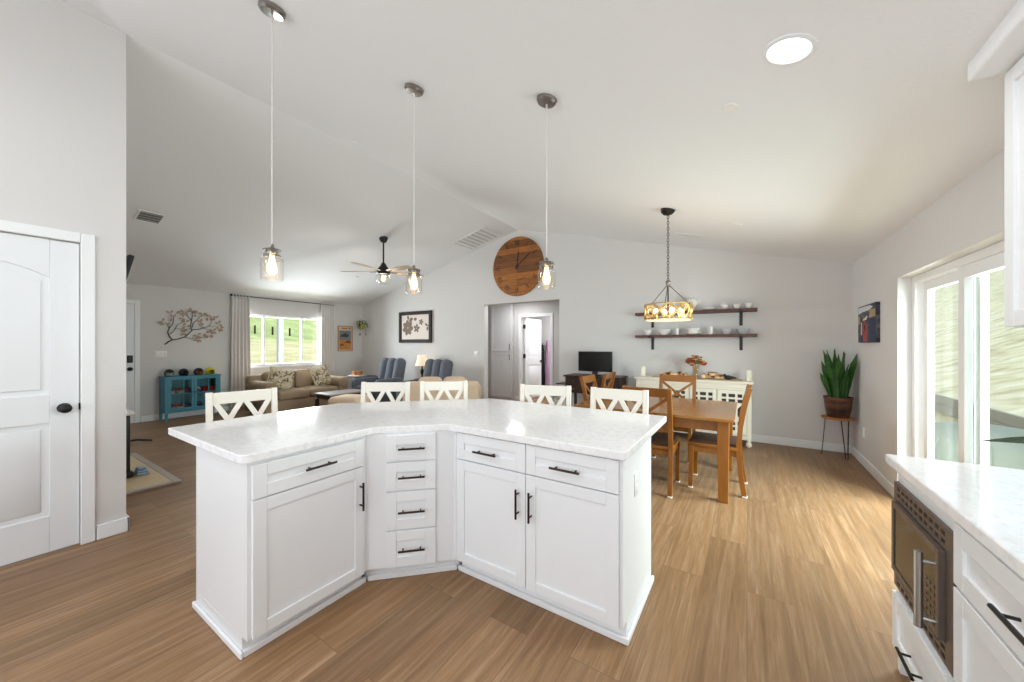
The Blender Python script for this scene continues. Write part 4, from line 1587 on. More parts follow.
crock('bowl', 'white bowl resting in the round platter on the lower shelf', 'bowl', -0.69, S2 + 0.012, bowl_prof(0.095, 0.085, 0.6), M['porcelain'], g2)
crock('cup', 'tall white cup on the lower shelf between platter and grey bowl', 'cup', -0.45, S2, [(0.026, 0), (0.03, 0.115), (0.027, 0.115), (0.022, 0.01), (0.001, 0.008)], M['porcelain'], g2)
crock('bowl', 'grey bowl on the lower shelf beside the tall cup', 'bowl', -0.255, S2, bowl_prof(0.082, 0.075), M['porcelaing'], g2)
crock('bowl', 'grey bowl at the slider end of the lower shelf', 'bowl', -0.05, S2, bowl_prof(0.082, 0.072), M['porcelaing'], g2)

# ------------------------------------------------------------------ buffet and what stands on it
BX0, BX1, BY0, BY1, BZ = -1.46, 0.05, 5.82, 6.22, 0.888
t = thing('buffet', 'cream painted buffet with fretwork doors under the wall shelves', 'buffet', ((BX0 + BX1) / 2, 6.02, 0))
obj('top', B().box(BX0 - 0.025, BX1 + 0.025, BY0 - 0.03, BY1 + 0.01, BZ - 0.03, BZ), M['cream'], t, org=t.location, bevel=0.006)
b = B()
b.box(BX0 + 0.004, BX1 - 0.004, BY0 + 0.0205, BY1, 0.11, BZ - 0.031)
b.frame('Y', BY0, BY0 + 0.04, BX0, BX1, 0.10, BZ - 0.03, 0.05, 0.06)
b.box(BX0 + 0.05, BX1 - 0.05, BY0 + 0.001, BY0 + 0.03, 0.77, BZ - 0.091)
obj('body', b, M['cream'], t, org=t.location, bevel=0.004)
dw = (BX1 - BX0 - 0.1) / 4
for k in range(4):
    x0 = BX0 + 0.05 + k * dw + 0.006
    x1 = x0 + dw - 0.012
    z0, z1 = 0.165, 0.765
    q = B()
    fw = 0.05
    q.frame('Y', BY0 - 0.012, BY0 + 0.0195, x0, x1, z0, z1, fw)
    dd = obj('door', q, M['cream'], t, org=t.location, bevel=0.003)
    q = B()
    xa, xb, za, zb_ = x0 + fw, x1 - fw, z0 + fw, z1 - fw
    yl = BY0 + 0.002
    for u in (0.28, 0.72):
        q.box(xa + (xb - xa) * u - 0.014, xa + (xb - xa) * u + 0.014, yl - 0.008, yl + 0.008, za, zb_)
    for u in (0.12, 0.27, 0.73, 0.88):
        q.box(xa, xb, yl - 0.0075, yl + 0.0075, za + (zb_ - za) * u - 0.013, za + (zb_ - za) * u + 0.013)
    zc = (za + zb_) / 2
    dh = (zb_ - za) * 0.22
    q.bar((xa + 0.02, yl, zc + dh), (xb - 0.02, yl, zc - dh), 0.03, 0.017)
    q.bar((xb - 0.02, yl, zc + dh), (xa + 0.02, yl, zc - dh), 0.03, 0.0178)
    obj('lattice', q, M['cream'], dd, org=t.location)
    obj('pane', B().box(xa, xb, BY0 + 0.012, BY0 + 0.018, za, zb_), M['dim'], dd, org=t.location)
    kx = x1 - 0.02 if k % 2 == 0 else x0 + 0.02
    obj('knob', B().ball((kx, BY0 - 0.024, 0.5), 0.012), M['bronze'], dd, org=t.location)
for x, y in ((BX0 + 0.03, BY0 + 0.03), (BX1 - 0.03, BY0 + 0.03), (BX0 + 0.03, BY1 - 0.03), (BX1 - 0.03, BY1 - 0.03)):
    obj('foot', B().lathe([(0.018, 0), (0.034, 0.02), (0.036, 0.045), (0.022, 0.07), (0.03, 0.085), (0.03, 0.11)], (x, y, 0), 16), M['cream'], t, org=t.location)

for lb, x in (('ivory pillar candle at the desk end of the cream buffet', -1.405), ('ivory pillar candle at the slider end of the cream buffet', 0.02)):
    t_ = thing('pillar_candle', lb, 'candle', (x, 6.02, BZ), 0, 'pillar candles on the buffet')
    obj('wax', B().lathe([(0.038, 0), (0.04, 0.004), (0.04, 0.145), (0.034, 0.15), (0.001, 0.144)], (0, 0, 0), 20), M['wax'], t_)
    obj('wick', B().cyl((0, 0, 0.143), (0, 0, 0.158), 0.002, n=6), M['ink'], t_)
# table runner and seasonal decorations
M['runner'] = mat('tan_woven_runner', (190, 158, 116), 0.95, var=0.15, scale=60)
rn = obj('table_runner', B().box(-1.25, -0.06, 5.93, 6.12, BZ, BZ + 0.004), M['runner'])
tag(rn, 'tan woven runner lying along the top of the cream buffet', 'runner')
cols = [mat('autumn_leaf_%s' % n_, c_, 0.8, var=0.2, scale=30) for n_, c_ in (('rust', (150, 74, 44)), ('tan', (196, 150, 96)), ('cream', (224, 200, 160)), ('brown', (84, 54, 36)))]
for lb, xa, xb, hmax, sd in (('autumn garland of dried leaves and cones on the buffet near the desk', -1.08, -0.78, 0.07, 3),
                             ('autumn garland of dried leaves and gourds on the buffet near the slider', -0.55, -0.30, 0.10, 5)):
    rnd = random.Random(sd)
    t_ = thing('garland', lb, 'garland', ((xa + xb) / 2, 6.0, BZ + 0.004), 0, 'autumn garlands on the buffet')
    for ci, nm in enumerate(('leaves', 'cones', 'gourd', 'twigs')):
        q = B()
        for _ in range(12):
            x = rnd.uniform(xa, xb) - (xa + xb) / 2
            u = 1 - abs(x) / ((xb - xa) / 2)
            zz = rnd.uniform(0.02, 0.03 + hmax * max(0.2, u) * 0.75)
            y = rnd.uniform(-0.05, 0.05)
            if nm == 'leaves':
                leaf_blade(q, [(x, y, zz), (x + rnd.uniform(-0.02, 0.02), y - 0.02, zz + 0.02), (x + rnd.uniform(-0.07, 0.07), y - 0.07, zz + 0.03)], 0.03, 0.2, 4)
            elif nm == 'cones':
                q.ball((x, y, zz + 0.01), 0.026, 0.024, 0.03, 8, 5)
            elif nm == 'gourd':
                q.ball((x, y, max(0.034, zz * 0.8)), 0.034, 0.03, 0.03, 10, 6)
            else:
                q.tube([(x, y, zz), (x + rnd.uniform(-0.05, 0.05), y - 0.03, zz + 0.02)], 0.003, 5)
        obj('dried_' + nm if nm != 'gourd' else 'gourd', q, cols[ci], t_)['kind'] = 'stuff'
t_ = thing('crow_figurine', 'small black bird figurine beside the autumn garland on the buffet', 'figurine', (-0.225, 5.98, BZ), 0)
q = B()
q.ball((0, 0, 0.036), 0.05, 0.03, 0.034)
q.ball((-0.045, 0, 0.066), 0.022)
q.tube([(0.03, 0, 0.04), (0.08, 0, 0.035), (0.105, 0, 0.03)], [0.022, 0.014, 0.006], 8)
obj('body', q, M['blackpaint'], t_)
obj('beak', B().cyl((-0.064, 0, 0.066), (-0.085, 0, 0.061), 0.007, 0.001, 8), M['blackpaint'], t_)
obj('feet', B().cyl((-0.01, 0.012, 0), (-0.01, 0.012, 0.02), 0.005, n=6).cyl((-0.01, -0.012, 0), (-0.01, -0.012, 0.02), 0.005, n=6), M['blackpaint'], t_)
t_ = thing('flower_vase', 'glass vase of red and orange flowers on the cream buffet', 'vase', (-0.645, 6.0, BZ + 0.004))
obj('vase', B().lathe([(0.045, 0), (0.05, 0.01), (0.046, 0.1), (0.055, 0.19), (0.052, 0.19), (0.042, 0.1), (0.045, 0.012), (0.001, 0.01)], (0, 0, 0), 20), M['glass'], t_)
rnd = random.Random(11)
fl_cols = [mat('flower_%s' % n_, c_, 0.8, var=0.2, scale=40) for n_, c_ in (('crimson', (168, 40, 40)), ('rust', (176, 92, 46)), ('straw', (206, 168, 104)), ('olive', (110, 100, 56)))]
qs = [B() for _ in fl_cols]
sm = B()
for k in range(64):
    a = rnd.uniform(0, 2 * PI)
    r_ = 0.125 * math.sqrt(rnd.random())
    h = 0.19 + 0.15 * math.sqrt(max(0, 1 - (r_ / 0.13) ** 2)) * rnd.uniform(0.2, 1.0)
    x, y = r_ * math.cos(a), r_ * math.sin(a)
    q = qs[k % 4]
    for p_ in range(5):
        aa = p_ * 2 * PI / 5
        q.ball((x + 0.015 * math.cos(aa), y + 0.015 * math.sin(aa), h), 0.015, 0.015, 0.011, 7, 4)
    if k % 3 == 0:
        sm.tube([(0.015 * math.cos(a), 0.015 * math.sin(a), 0.02), (x * 0.4, y * 0.4, 0.19), (x, y, h)], 0.0025, 5)
for q, c_ in zip(qs, fl_cols):
    obj('flower', q, c_, t_)['kind'] = 'stuff'
obj('stems', sm, M['runner'], t_)['kind'] = 'stuff'

# ------------------------------------------------------------------ desk, television
t = thing('writing_desk', 'dark espresso writing desk against the wall beside the buffet', 'desk', (-2.15, 6.0, 0))
dx0, dx1, dy0_, dy1_ = -2.66, -1.72, 5.78, 6.22
obj('top', B().box(dx0 - 0.02, dx1 + 0.02, dy0_ - 0.02, dy1_, 0.835, 0.862), M['espresso'], t, org=t.location, bevel=0.004)
b = B()
b.box(dx0, dx1, dy0_ + 0.02, dy1_, 0.56, 0.835)
obj('body', b, M['espresso'], t, org=t.location, bevel=0.003)
for x0, x1 in ((dx0 + 0.02, -2.36), (-2.34, -2.04), (-2.02, dx1 - 0.02)):
    for z0, z1 in ((0.70, 0.825), (0.575, 0.69)):
        dd = obj('drawer', B().box(x0, x1, dy0_ + 0.004, dy0_ + 0.03, z0, z1), M['espresso'], t, org=t.location, bevel=0.003)
        obj('knob', B().ball(((x0 + x1) / 2, dy0_ - 0.006, (z0 + z1) / 2), 0.011), M['nickel'], dd, org=t.location)
for x, y in ((dx0 + 0.025, dy0_ + 0.045), (dx1 - 0.025, dy0_ + 0.045), (dx0 + 0.025, dy1_ - 0.025), (dx1 - 0.025, dy1_ - 0.025)):
    obj('leg', B().bar((x, y, 0), (x, y, 0.57), 0.04, 0.04), M['espresso'], t, org=t.location, bevel=0.003)
obj('side_leaf', B().box(-2.84, dx0 - 0.001, 5.80, 6.1, 0.69, 0.708), M['espresso'], t, org=t.location, bevel=0.002)

t = thing('television', 'small black flat screen television standing on the espresso desk', 'television', (-2.19, 5.98, 0.862))
obj('bezel', B().rbox(-0.30, 0.30, -0.012, 0.03, 0.065, 0.41, 0.008, 2), M['blackpaint'], t)
obj('screen', B().box(-0.285, 0.285, -0.0135, -0.0115, 0.09, 0.395), M['screen'], t)
obj('neck', B().box(-0.045, 0.045, -0.005, 0.02, 0.01, 0.08), M['blackpaint'], t)
obj('base', B().rbox(-0.11, 0.11, -0.075, 0.075, 0, 0.014, 0.005, 2), M['blackpaint'], t)

# ------------------------------------------------------------------ snake plant on its stand, art, outlet
t = thing('plant_stand', 'small wooden plant stand with black hairpin legs in the corner', 'plant stand', (0.95, 5.99, 0))
obj('top', B().lathe([(0.001, 0.47), (0.16, 0.472), (0.165, 0.482), (0.16, 0.494), (0.001, 0.495)], (0, 0, 0), 32), M['stand'], t)
for a in (PI * 0.95, PI * 1.62, PI * 0.28):
    d = Vector((math.cos(a), math.sin(a), 0))
    s_ = Vector((-d.y, d.x, 0))
    p1, p2, f = d * 0.12 + s_ * 0.04, d * 0.12 - s_ * 0.04, d * 0.155
    obj('leg', B().tube([(p1.x, p1.y, 0.472), (f.x + s_.x * 0.012, f.y + s_.y * 0.012, 0.012), (f.x, f.y, 0.004), (f.x - s_.x * 0.012, f.y - s_.y * 0.012, 0.012), (p2.x, p2.y, 0.472)], 0.0045, 6), M['black'], t)
t = thing('snake_plant', 'tall green snake plant in a dark glazed pot on the stand', 'plant', (0.95, 5.99, 0.495))
obj('pot', B().lathe([(0.105, 0), (0.11, 0.01), (0.128, 0.12), (0.138, 0.225), (0.144, 0.23), (0.144, 0.25), (0.132, 0.25), (0.128, 0.2), (0.001, 0.19)], (0, 0, 0), 32), M['pot'], t)
obj('soil', B().lathe([(0.128, 0.215), (0.001, 0.225)], (0, 0, 0), 24, False), M['soil'], t)
rnd = random.Random(5)
for k in range(26):
    a = k * 2.4
    r0 = 0.02 + 0.06 * rnd.random()
    lean = 0.03 + 0.12 * rnd.random()
    h = rnd.uniform(0.36, 0.64)
    if k == 0:
        a, lean, h = PI * 1.02, 0.16, 0.33
    if k == 1:
        a, lean, h = -0.1, 0.10, 0.58
    d = Vector((math.cos(a), math.sin(a), 0))
    tip = d * min(r0 + lean, 0.175)
    rt_ = d * r0
    w = rnd.uniform(0.024, 0.034)
    q = B()
    n_ = 9
    ta = rnd.uniform(0, PI)
    vs2, fs2 = [], []
    for i in range(n_ + 1):
        u = i / n_
        c = rt_.lerp(tip, u ** 1.5) + Vector((0, 0, 0.21 + h * u))
        tw = ta + 0.7 * u
        sd_ = Vector((math.cos(tw), math.sin(tw), 0))
        up = Vector((-math.sin(tw), math.cos(tw), 0))
        ww = w * (0.62 + 0.5 * math.sin(PI * min(1, u * 0.9 + 0.1))) * (1 if u < 0.75 else max(0.03, math.cos((u - 0.75) / 0.25 * PI / 2)))
        vs2 += [c - sd_ * ww + up * 0.006, c + up * 0.003, c + sd_ * ww + up * 0.006, c - up * 0.003]
    for i in range(n_):
        for j in range(4):
            fs2.append((i * 4 + j, i * 4 + (j + 1) % 4, i * 4 + 4 + (j + 1) % 4, i * 4 + 4 + j))
    q.add(vs2, fs2)
    obj('leaf', q, M['leaf'], t)

t = thing('outlet', 'white wall outlet low on the slider wall by the plant stand', 'outlet', (XR, 5.72, 0.38))
obj('plate', B().rbox(-0.006, 0.001, -0.036, 0.036, -0.058, 0.058, 0.004, 2), M['plate'], t)
for z in (-0.026, 0.026):
    obj('socket', B().rbox(-0.0075, -0.004, -0.016, 0.016, z - 0.018, z + 0.018, 0.004, 2), M['cab'], t)


def flat_patch(b, pts, plane, ax, out):
    """flat polygon lying out from plane; ax X: pts are (y,z), Y: pts are (x,z)"""
    if ax == 'X':
        b.add([(plane + out, y, z) for y, z in pts], [tuple(range(len(pts)))])
    else:
        b.add([(x, plane + out, z) for x, z in pts], [tuple(range(len(pts)))])


# canvas print on the slider wall
t = thing('canvas_print', 'small dark canvas street photo on the slider wall above the plant', 'picture', (XR, 5.45, 1.62))
M['cv1'] = ramp_mat('dark_photo_print', [(0.35, (22, 24, 36)), (0.5, (52, 56, 74)), (0.7, (120, 112, 104))], 14, 0.6, 5)
obj('canvas', B().box(XR - 0.032, XR, 5.10, 5.80, 1.415, 1.83), M['cv1'], t, org=t.location, bevel=0.002)
M['c_sky'] = mat('print_pale_sky', (206, 210, 212), 0.7)
M['c_red'] = mat('print_red_coat', (168, 74, 72), 0.7, var=0.2, scale=20)
M['c_navy'] = mat('print_navy', (38, 52, 84), 0.7, var=0.3, scale=20)
M['c_tan'] = mat('print_tan_wall', (176, 150, 116), 0.7, var=0.2, scale=20)
M['c_pale'] = mat('print_pale_highlight', (214, 204, 194), 0.7, var=0.1, scale=20)
for nm, mk, polys in (('print_sky', 'c_sky', [[(5.78, 1.74), (5.78, 1.815), (5.3, 1.815), (5.2, 1.79), (5.35, 1.765), (5.6, 1.76)]]),
                      ('print_coat', 'c_red', [[(5.58, 1.43), (5.42, 1.43), (5.40, 1.55), (5.46, 1.65), (5.56, 1.66), (5.60, 1.55)]]),
                      ('print_shadow', 'c_navy', [[(5.36, 1.42), (5.12, 1.42), (5.12, 1.67), (5.30, 1.67)]]),
                      ('print_wall', 'c_tan', [[(5.34, 1.68), (5.12, 1.69), (5.12, 1.765), (5.32, 1.77)], [(5.78, 1.63), (5.70, 1.63), (5.70, 1.71), (5.78, 1.72)]]),
                      ('print_highlight', 'c_pale', [[(5.67, 1.50), (5.63, 1.50), (5.62, 1.64), (5.66, 1.65)], [(5.53, 1.52), (5.50, 1.52), (5.49, 1.63), (5.52, 1.64)], [(5.62, 1.665), (5.45, 1.665), (5.40, 1.70), (5.44, 1.71)]])):
    q = B()
    for p_ in polys:
        flat_patch(q, p_, XR - 0.0325, 'X', -0.0006)
    obj(nm, q, M[mk], t, org=t.location, smooth=0)

# framed floral print on the back wall
t = thing('framed_print', 'framed taupe flower print on the wall above the recliners', 'picture', (-6.93, YB, 1.82))
px0, px1, pz0, pz1 = -7.50, -6.34, 1.43, 2.21
b = B()
fw = 0.085
for x0, x1, z0, z1 in ((px0, px0 + fw, pz0, pz1), (px1 - fw, px1, pz0, pz1), (px0 + fw, px1 - fw, pz0, pz0 + fw), (px0 + fw, px1 - fw, pz1 - fw, pz1)):
    b.box(x0, x1, YB - 0.045, YB, z0, z1)
obj('frame', b, M['frame'], t, org=t.location, bevel=0.01)
obj('artwork', B().box(px0 + fw - 0.005, px1 - fw + 0.005, YB - 0.02, YB - 0.005, pz0 + fw - 0.005, pz1 - fw + 0.005), M['print_bg'], t, org=t.location)
for cx_, cz_, r_, n_ in ((0.27, 0.79, 0.09, 3), (0.44, 0.83, 0.095, 2), (0.24, 0.48, 0.15, 7), (0.56, 0.45, 0.085, 5), (0.72, 0.70, 0.06, 5), (0.95, 0.52, 0.08, 3)):
    X0 = px0 + fw + (px1 - px0 - 2 * fw) * cx_
    Z0 = pz0 + fw + (pz1 - pz0 - 2 * fw) * cz_
    q = B()
    for k in range(n_):
        a = k * 2 * PI / n_ + cx_ * 7
        pts = []
        for i in range(10):
            u = i * 2 * PI / 10
            lx, lz = r_ * 0.62 * math.cos(u), r_ * 0.42 * math.sin(u)
            lx += r_ * 0.72
            X1 = X0 + lx * math.cos(a) - lz * math.sin(a)
            Z1 = Z0 + lx * math.sin(a) + lz * math.cos(a)
            pts.append((min(X1, px1 - fw - 0.004), max(min(Z1, pz1 - fw - 0.004), pz0 + fw + 0.004)))
        flat_patch(q, pts, YB - 0.0206 - 0.0003 * k, 'Y', 0)
    obj('flower_print', q, M['print_fl'], t, org=t.location, smooth=0)

# poster on the living room wall
t = thing('poster', 'small orange and blue landscape poster beside the curtain', 'picture', (XL, 5.74, 1.545))
b = B()
for y0_, y1_, z0_, z1_ in ((5.53, 5.545, 1.205, 1.885), (5.935, 5.95, 1.205, 1.885), (5.545, 5.935, 1.205, 1.22), (5.545, 5.935, 1.87, 1.885)):
    b.box(XL, XL + 0.02, y0_, y1_, z0_, z1_)
obj('frame', b, M['amber'], t, org=t.location)
M['po_bg'] = mat('poster_cream_margin', (214, 188, 160), 0.7)
M['po_sky'] = mat('poster_grey_blue', (120, 126, 132), 0.7, var=0.25, scale=10)
M['po_dark'] = mat('poster_dark_ridge', (60, 66, 72), 0.7)
M['po_or'] = mat('poster_orange_ground', (196, 132, 70), 0.7, var=0.3, scale=12)
M['po_br'] = mat('poster_brown_rock', (120, 74, 44), 0.7)
obj('sheet', B().box(XL, XL + 0.008, 5.545, 5.935, 1.22, 1.87), M['po_bg'], t, org=t.location)
for nm, mk, polys, o_ in (('print_sky', 'po_sky', [[(5.57, 1.52), (5.91, 1.50), (5.91, 1.76), (5.57, 1.76)]], 0.0085),
                          ('print_ridge', 'po_dark', [[(5.57, 1.60), (5.80, 1.58), (5.86, 1.63), (5.74, 1.70), (5.66, 1.66)]], 0.009),
                          ('print_ground', 'po_or', [[(5.57, 1.25), (5.91, 1.25), (5.91, 1.50), (5.57, 1.52)]], 0.0085),
                          ('print_rock', 'po_br', [[(5.58, 1.36), (5.70, 1.35), (5.68, 1.41), (5.60, 1.40)], [(5.72, 1.43), (5.90, 1.42), (5.90, 1.48), (5.78, 1.49)]], 0.009),
                          ('print_title', 'po_br', [[(5.64, 1.81), (5.80, 1.81), (5.80, 1.832), (5.64, 1.832)], [(5.85, 1.80), (5.89, 1.80), (5.89, 1.845), (5.85, 1.845)]], 0.0085)):
    q = B()
    for p_ in polys:
        flat_patch(q, p_, XL, 'X', o_)
    obj(nm, q, M[mk], t, org=t.location, smooth=0)

# light switches
def switch(label, loc, ax, w, n_):
    t_ = thing('light_switch', label, 'switch', loc)
    if ax == 'X':
        obj('plate', B().rbox(-0.001, 0.007, -w / 2, w / 2, -0.058, 0.058, 0.004, 2), M['plate'], t_)
        for i in range(n_):
            y = (i + 0.5) / n_ * w - w / 2
            obj('rocker', B().rbox(0.004, 0.011, y - 0.016, y + 0.016, -0.033, 0.033, 0.003, 2), M['cab'], t_)
    else:
        obj('plate', B().rbox(-w / 2, w / 2, -0.007, 0.001, -0.058, 0.058, 0.004, 2), M['plate'], t_)
        for i in range(n_):
            x = (i + 0.5) / n_ * w - w / 2
            obj('rocker', B().rbox(x - 0.016, x + 0.016, -0.011, -0.004, -0.033, 0.033, 0.003, 2), M['cab'], t_)


switch('wide white switch plate under the metal tree wall art', (XL, 2.08, 1.215), 'X', 0.17, 3)
switch('white switch plate on the wall beside the hall doorway', (-4.99, YB, 1.18), 'Y', 0.115, 2)

# ------------------------------------------------------------------ metal tree wall art
t = thing('wall_art', 'dark metal tree branch wall art with bronze leaves', 'wall art', (XL, 2.5, 1.7))
AX = XL + 0.02


def art(px, py):
    """crop coordinates of the branch -> wall position (Y,Z)"""
    Y = 2.055 + (px - 95) / (800 - 95) * (3.0 - 2.055)
    Z = 1.395 + (515 - py) / (515 - 100) * (2.085 - 1.395) - (px - 150) / 650 * 0.02
    return Vector((AX, Y, Z))


branches = [([(150, 518), (185, 488), (228, 463), (290, 452), (365, 428), (410, 385), (450, 340), (520, 330), (575, 312), (645, 285)], 0.011, 0.005),
            ([(228, 463), (195, 420), (180, 380), (195, 330), (235, 280), (243, 225), (240, 190)], 0.009, 0.004),
            ([(200, 398), (240, 370), (262, 330), (285, 290), (330, 262), (350, 230)], 0.006, 0.003),
            ([(262, 335), (320, 335), (400, 335)], 0.004, 0.003),
            ([(440, 345), (428, 290), (440, 220), (450, 160), (440, 120)], 0.007, 0.003),
            ([(445, 310), (460, 260), (510, 210), (560, 150)], 0.007, 0.003),
            ([(432, 230), (390, 180), (360, 150)], 0.005, 0.003),
            ([(575, 312), (545, 280), (540, 240)], 0.004, 0.003),
            ([(645, 285), (670, 240), (680, 190)], 0.004, 0.002),
            ([(645, 285), (720, 288), (770, 285)], 0.004, 0.002),
            ([(575, 315), (640, 330), (690, 335)], 0.004, 0.002),
            ([(365, 428), (420, 440), (490, 440)], 0.005, 0.003),
            ([(490, 440), (560, 425), (620, 405)], 0.004, 0.002),
            ([(195, 330), (175, 290), (150, 265)], 0.004, 0.002)]
for pts, r0, r1 in branches:
    P_ = [art(*p_) for p_ in pts]
    rr = [r0 + (r1 - r0) * i / (len(P_) - 1) for i in range(len(P_))]
    obj('branch', B().tube(P_, rr, 6), M['black'], t, org=t.location)
M['bleaf'] = mat('antiqued_bronze_leaf', (162, 138, 116), 0.5, 0.2, var=0.35, scale=12)
rnd = random.Random(2)
clusters = [(130, 262, 3), (95, 295, 1), (205, 262, 2), (205, 165, 3), (270, 168, 2), (350, 150, 4), (340, 205, 3), (370, 258, 3), (375, 300, 2), (400, 335, 2), (355, 375, 4), (440, 120, 4), (490, 152, 2), (565, 145, 4), (545, 245, 4), (620, 182, 2), (680, 178, 4), (720, 185, 2), (765, 250, 3), (775, 310, 4), (690, 345, 5), (600, 370, 2), (640, 410, 4), (500, 395, 3), (510, 450, 5)]
for px, py, n_ in clusters:
    c = art(px, py)
    q = B()
    for k in range(n_):
        a = 2 * PI * k / n_ + rnd.uniform(0, 1.5)
        ln, w = 0.066, 0.017
        d = Vector((0, math.cos(a), math.sin(a)))
        s_ = Vector((0, -d.z, d.y))
        pts = []
        for i in range(9):
            u = i / 8
            pts.append((u, w * math.sin(PI * u) ** 0.8))
        o_ = c + Vector((0.004 + 0.004 * k, 0, 0)) + d * 0.008
        top_ = [o_ + d * (u * ln) + s_ * h_ + Vector((0.006 * u, 0, 0)) for u, h_ in pts]
        bot_ = [o_ + d * (u * ln) - s_ * h_ + Vector((0.006 * u, 0, 0)) for u, h_ in pts][::-1]
        ring = top_ + bot_[1:-1]
        m_ = len(ring)
        q.add(ring + [p_ - Vector((0.002, 0, 0)) for p_ in ring], [tuple(range(m_)), tuple(range(2 * m_ - 1, m_ - 1, -1))] + [(i, (i + 1) % m_, m_ + (i + 1) % m_, m_ + i) for i in range(m_)])
    obj('leaf', q, M['bleaf'], t, org=t.location)

# ------------------------------------------------------------------ teal display cabinet with helmets
TCX0, TCX1, TCY0, TCY1 = XL + 0.03, -8.72, 2.05, 2.86
t = thing('display_cabinet', 'teal display cabinet with glass doors below the metal tree art', 'cabinet', (-8.9, 2.45, 0))
b = B()
b.box(TCX0, TCX0 + 0.015, TCY0 + 0.02, TCY1 - 0.02, 0.15, 0.784)
b.box(TCX0, TCX1 - 0.026, TCY0, TCY0 + 0.02, 0.15, 0.784)
b.box(TCX0, TCX1 - 0.026, TCY1 - 0.02, TCY1, 0.15, 0.784)
b.box(TCX0 + 0.015, TCX1 - 0.026, TCY0 + 0.02, TCY1 - 0.02, 0.151, 0.19)
b.box(TCX0 + 0.015, TCX1 - 0.03, TCY0 + 0.02, TCY1 - 0.02, 0.465, 0.483)
b.frame('X', TCX1 - 0.025, TCX1, TCY0, TCY1, 0.15, 0.784, 0.04, 0.03)
obj('body', b, M['teal'], t, org=t.location)
obj('top', B().box(TCX0, TCX1 + 0.012, TCY0 - 0.012, TCY1 + 0.012, 0.785, 0.806), M['teal'], t, org=t.location, bevel=0.004)
for x, y in ((TCX0 + 0.02, TCY0 + 0.02), (TCX1 - 0.02, TCY0 + 0.02), (TCX0 + 0.02, TCY1 - 0.02), (TCX1 - 0.02, TCY1 - 0.02)):
    obj('leg', B().bar((x, y, 0), (x, y, 0.155), 0.036, 0.036), M['teal'], t, org=t.location)
ym = (TCY0 + TCY1) / 2
for ya, yb, kn in ((TCY0 + 0.04, ym - 0.002, -1), (ym + 0.002, TCY1 - 0.04, 1)):
    q = B()
    fw = 0.038
    z0, z1 = 0.19, 0.78
    x0, x1 = TCX1 - 0.02, TCX1 + 0.004
    q.frame('X', x0, x1, ya, yb, z0, z1, fw)
    dd = obj('door', q, M['teal'], t, org=t.location, bevel=0.002)
    q = B()
    wq = (yb - ya - 2 * fw)
    q.box(x0 + 0.004, x1, ya + fw + wq * 0.62 - 0.007, ya + fw + wq * 0.62 + 0.007, z0 + fw, z1 - fw)
    q.box(x0 + 0.004, x1 - 0.0005, ya + fw, yb - fw, 0.478, 0.492)
    obj('muntin', q, M['teal'], dd, org=t.location)
    obj('pane', B().box(x0 + 0.006, x0 + 0.009, ya + fw, yb - fw, z0 + fw, z1 - fw), M['pane'], dd, org=t.location)
    obj('knob', B().ball((x1 + 0.012, (yb - 0.018) if kn < 0 else (ya + 0.018), 0.5), 0.011), M['black'], dd, org=t.location)

M['h_white'] = mat('white_helmet_shell', (226, 224, 222), 0.3)
M['h_red'] = mat('red_helmet_shell', (176, 42, 44), 0.3)
M['h_black'] = mat('black_helmet_shell', (24, 24, 26), 0.3)
M['h_yellow'] = mat('yellow_helmet_shell', (214, 206, 40), 0.35)
M['h_brown'] = mat('brown_helmet_shell', (112, 66, 52), 0.35)
M['h_navy'] = mat('navy_helmet_shell', (44, 52, 74), 0.35)


def helmet(label, y, z, shell, mask, x=-8.86, s=0.08, group='mini helmets on the cabinet'):
    t_ = thing('mini_helmet', label, 'helmet', (x, y, z), 0, group)
    q = B()
    # shell open at the face (towards +X)
    n_, m_ = 18, 9
    vs2, fs2 = [], []
    for i in range(m_ + 1):
        el = -0.75 + (PI / 2 + 0.75) * i / m_
        for j in range(n_ + 1):
            az = 0.62 + (2 * PI - 1.24) * j / n_ if el < 0.35 else 2 * PI * j / n_
            vs2.append((s * 1.12 * math.cos(el) * math.cos(az) - 0.006, s * 0.92 * math.cos(el) * math.sin(az), s * (0.72 + math.sin(el))))
    for i in range(m_):
        for j in range(n_):
            a_ = i * (n_ + 1) + j
            fs2.append((a_, a_ + 1, a_ + n_ + 2, a_ + n_ + 1))
    q.add(vs2, fs2)
    q.tube([(s * 0.0, -s * 0.6, 0.003), (-s * 0.6, 0, 0.003), (0, s * 0.6, 0.003)], 0.003, 5)
    so = obj('shell', q, shell, t_, smooth=60)
    md = so.modifiers.new('wall', 'SOLIDIFY')
    md.thickness = 0.004
    q = B()
    for zz in (0.25, 0.55, 0.8):
        q.tube([(s * 0.55, -s * 0.75, s * (zz + 0.08)), (s * 1.2, -s * 0.35, s * zz), (s * 1.3, 0, s * zz), (s * 1.2, s * 0.35, s * zz), (s * 0.55, s * 0.75, s * (zz + 0.08))], 0.0035, 6)
    q.tube([(s * 1.3, 0, s * 0.25), (s * 1.3, 0, s * 0.8)], 0.0035, 6)
    obj('face_mask', q, mask, t_)
    return t_


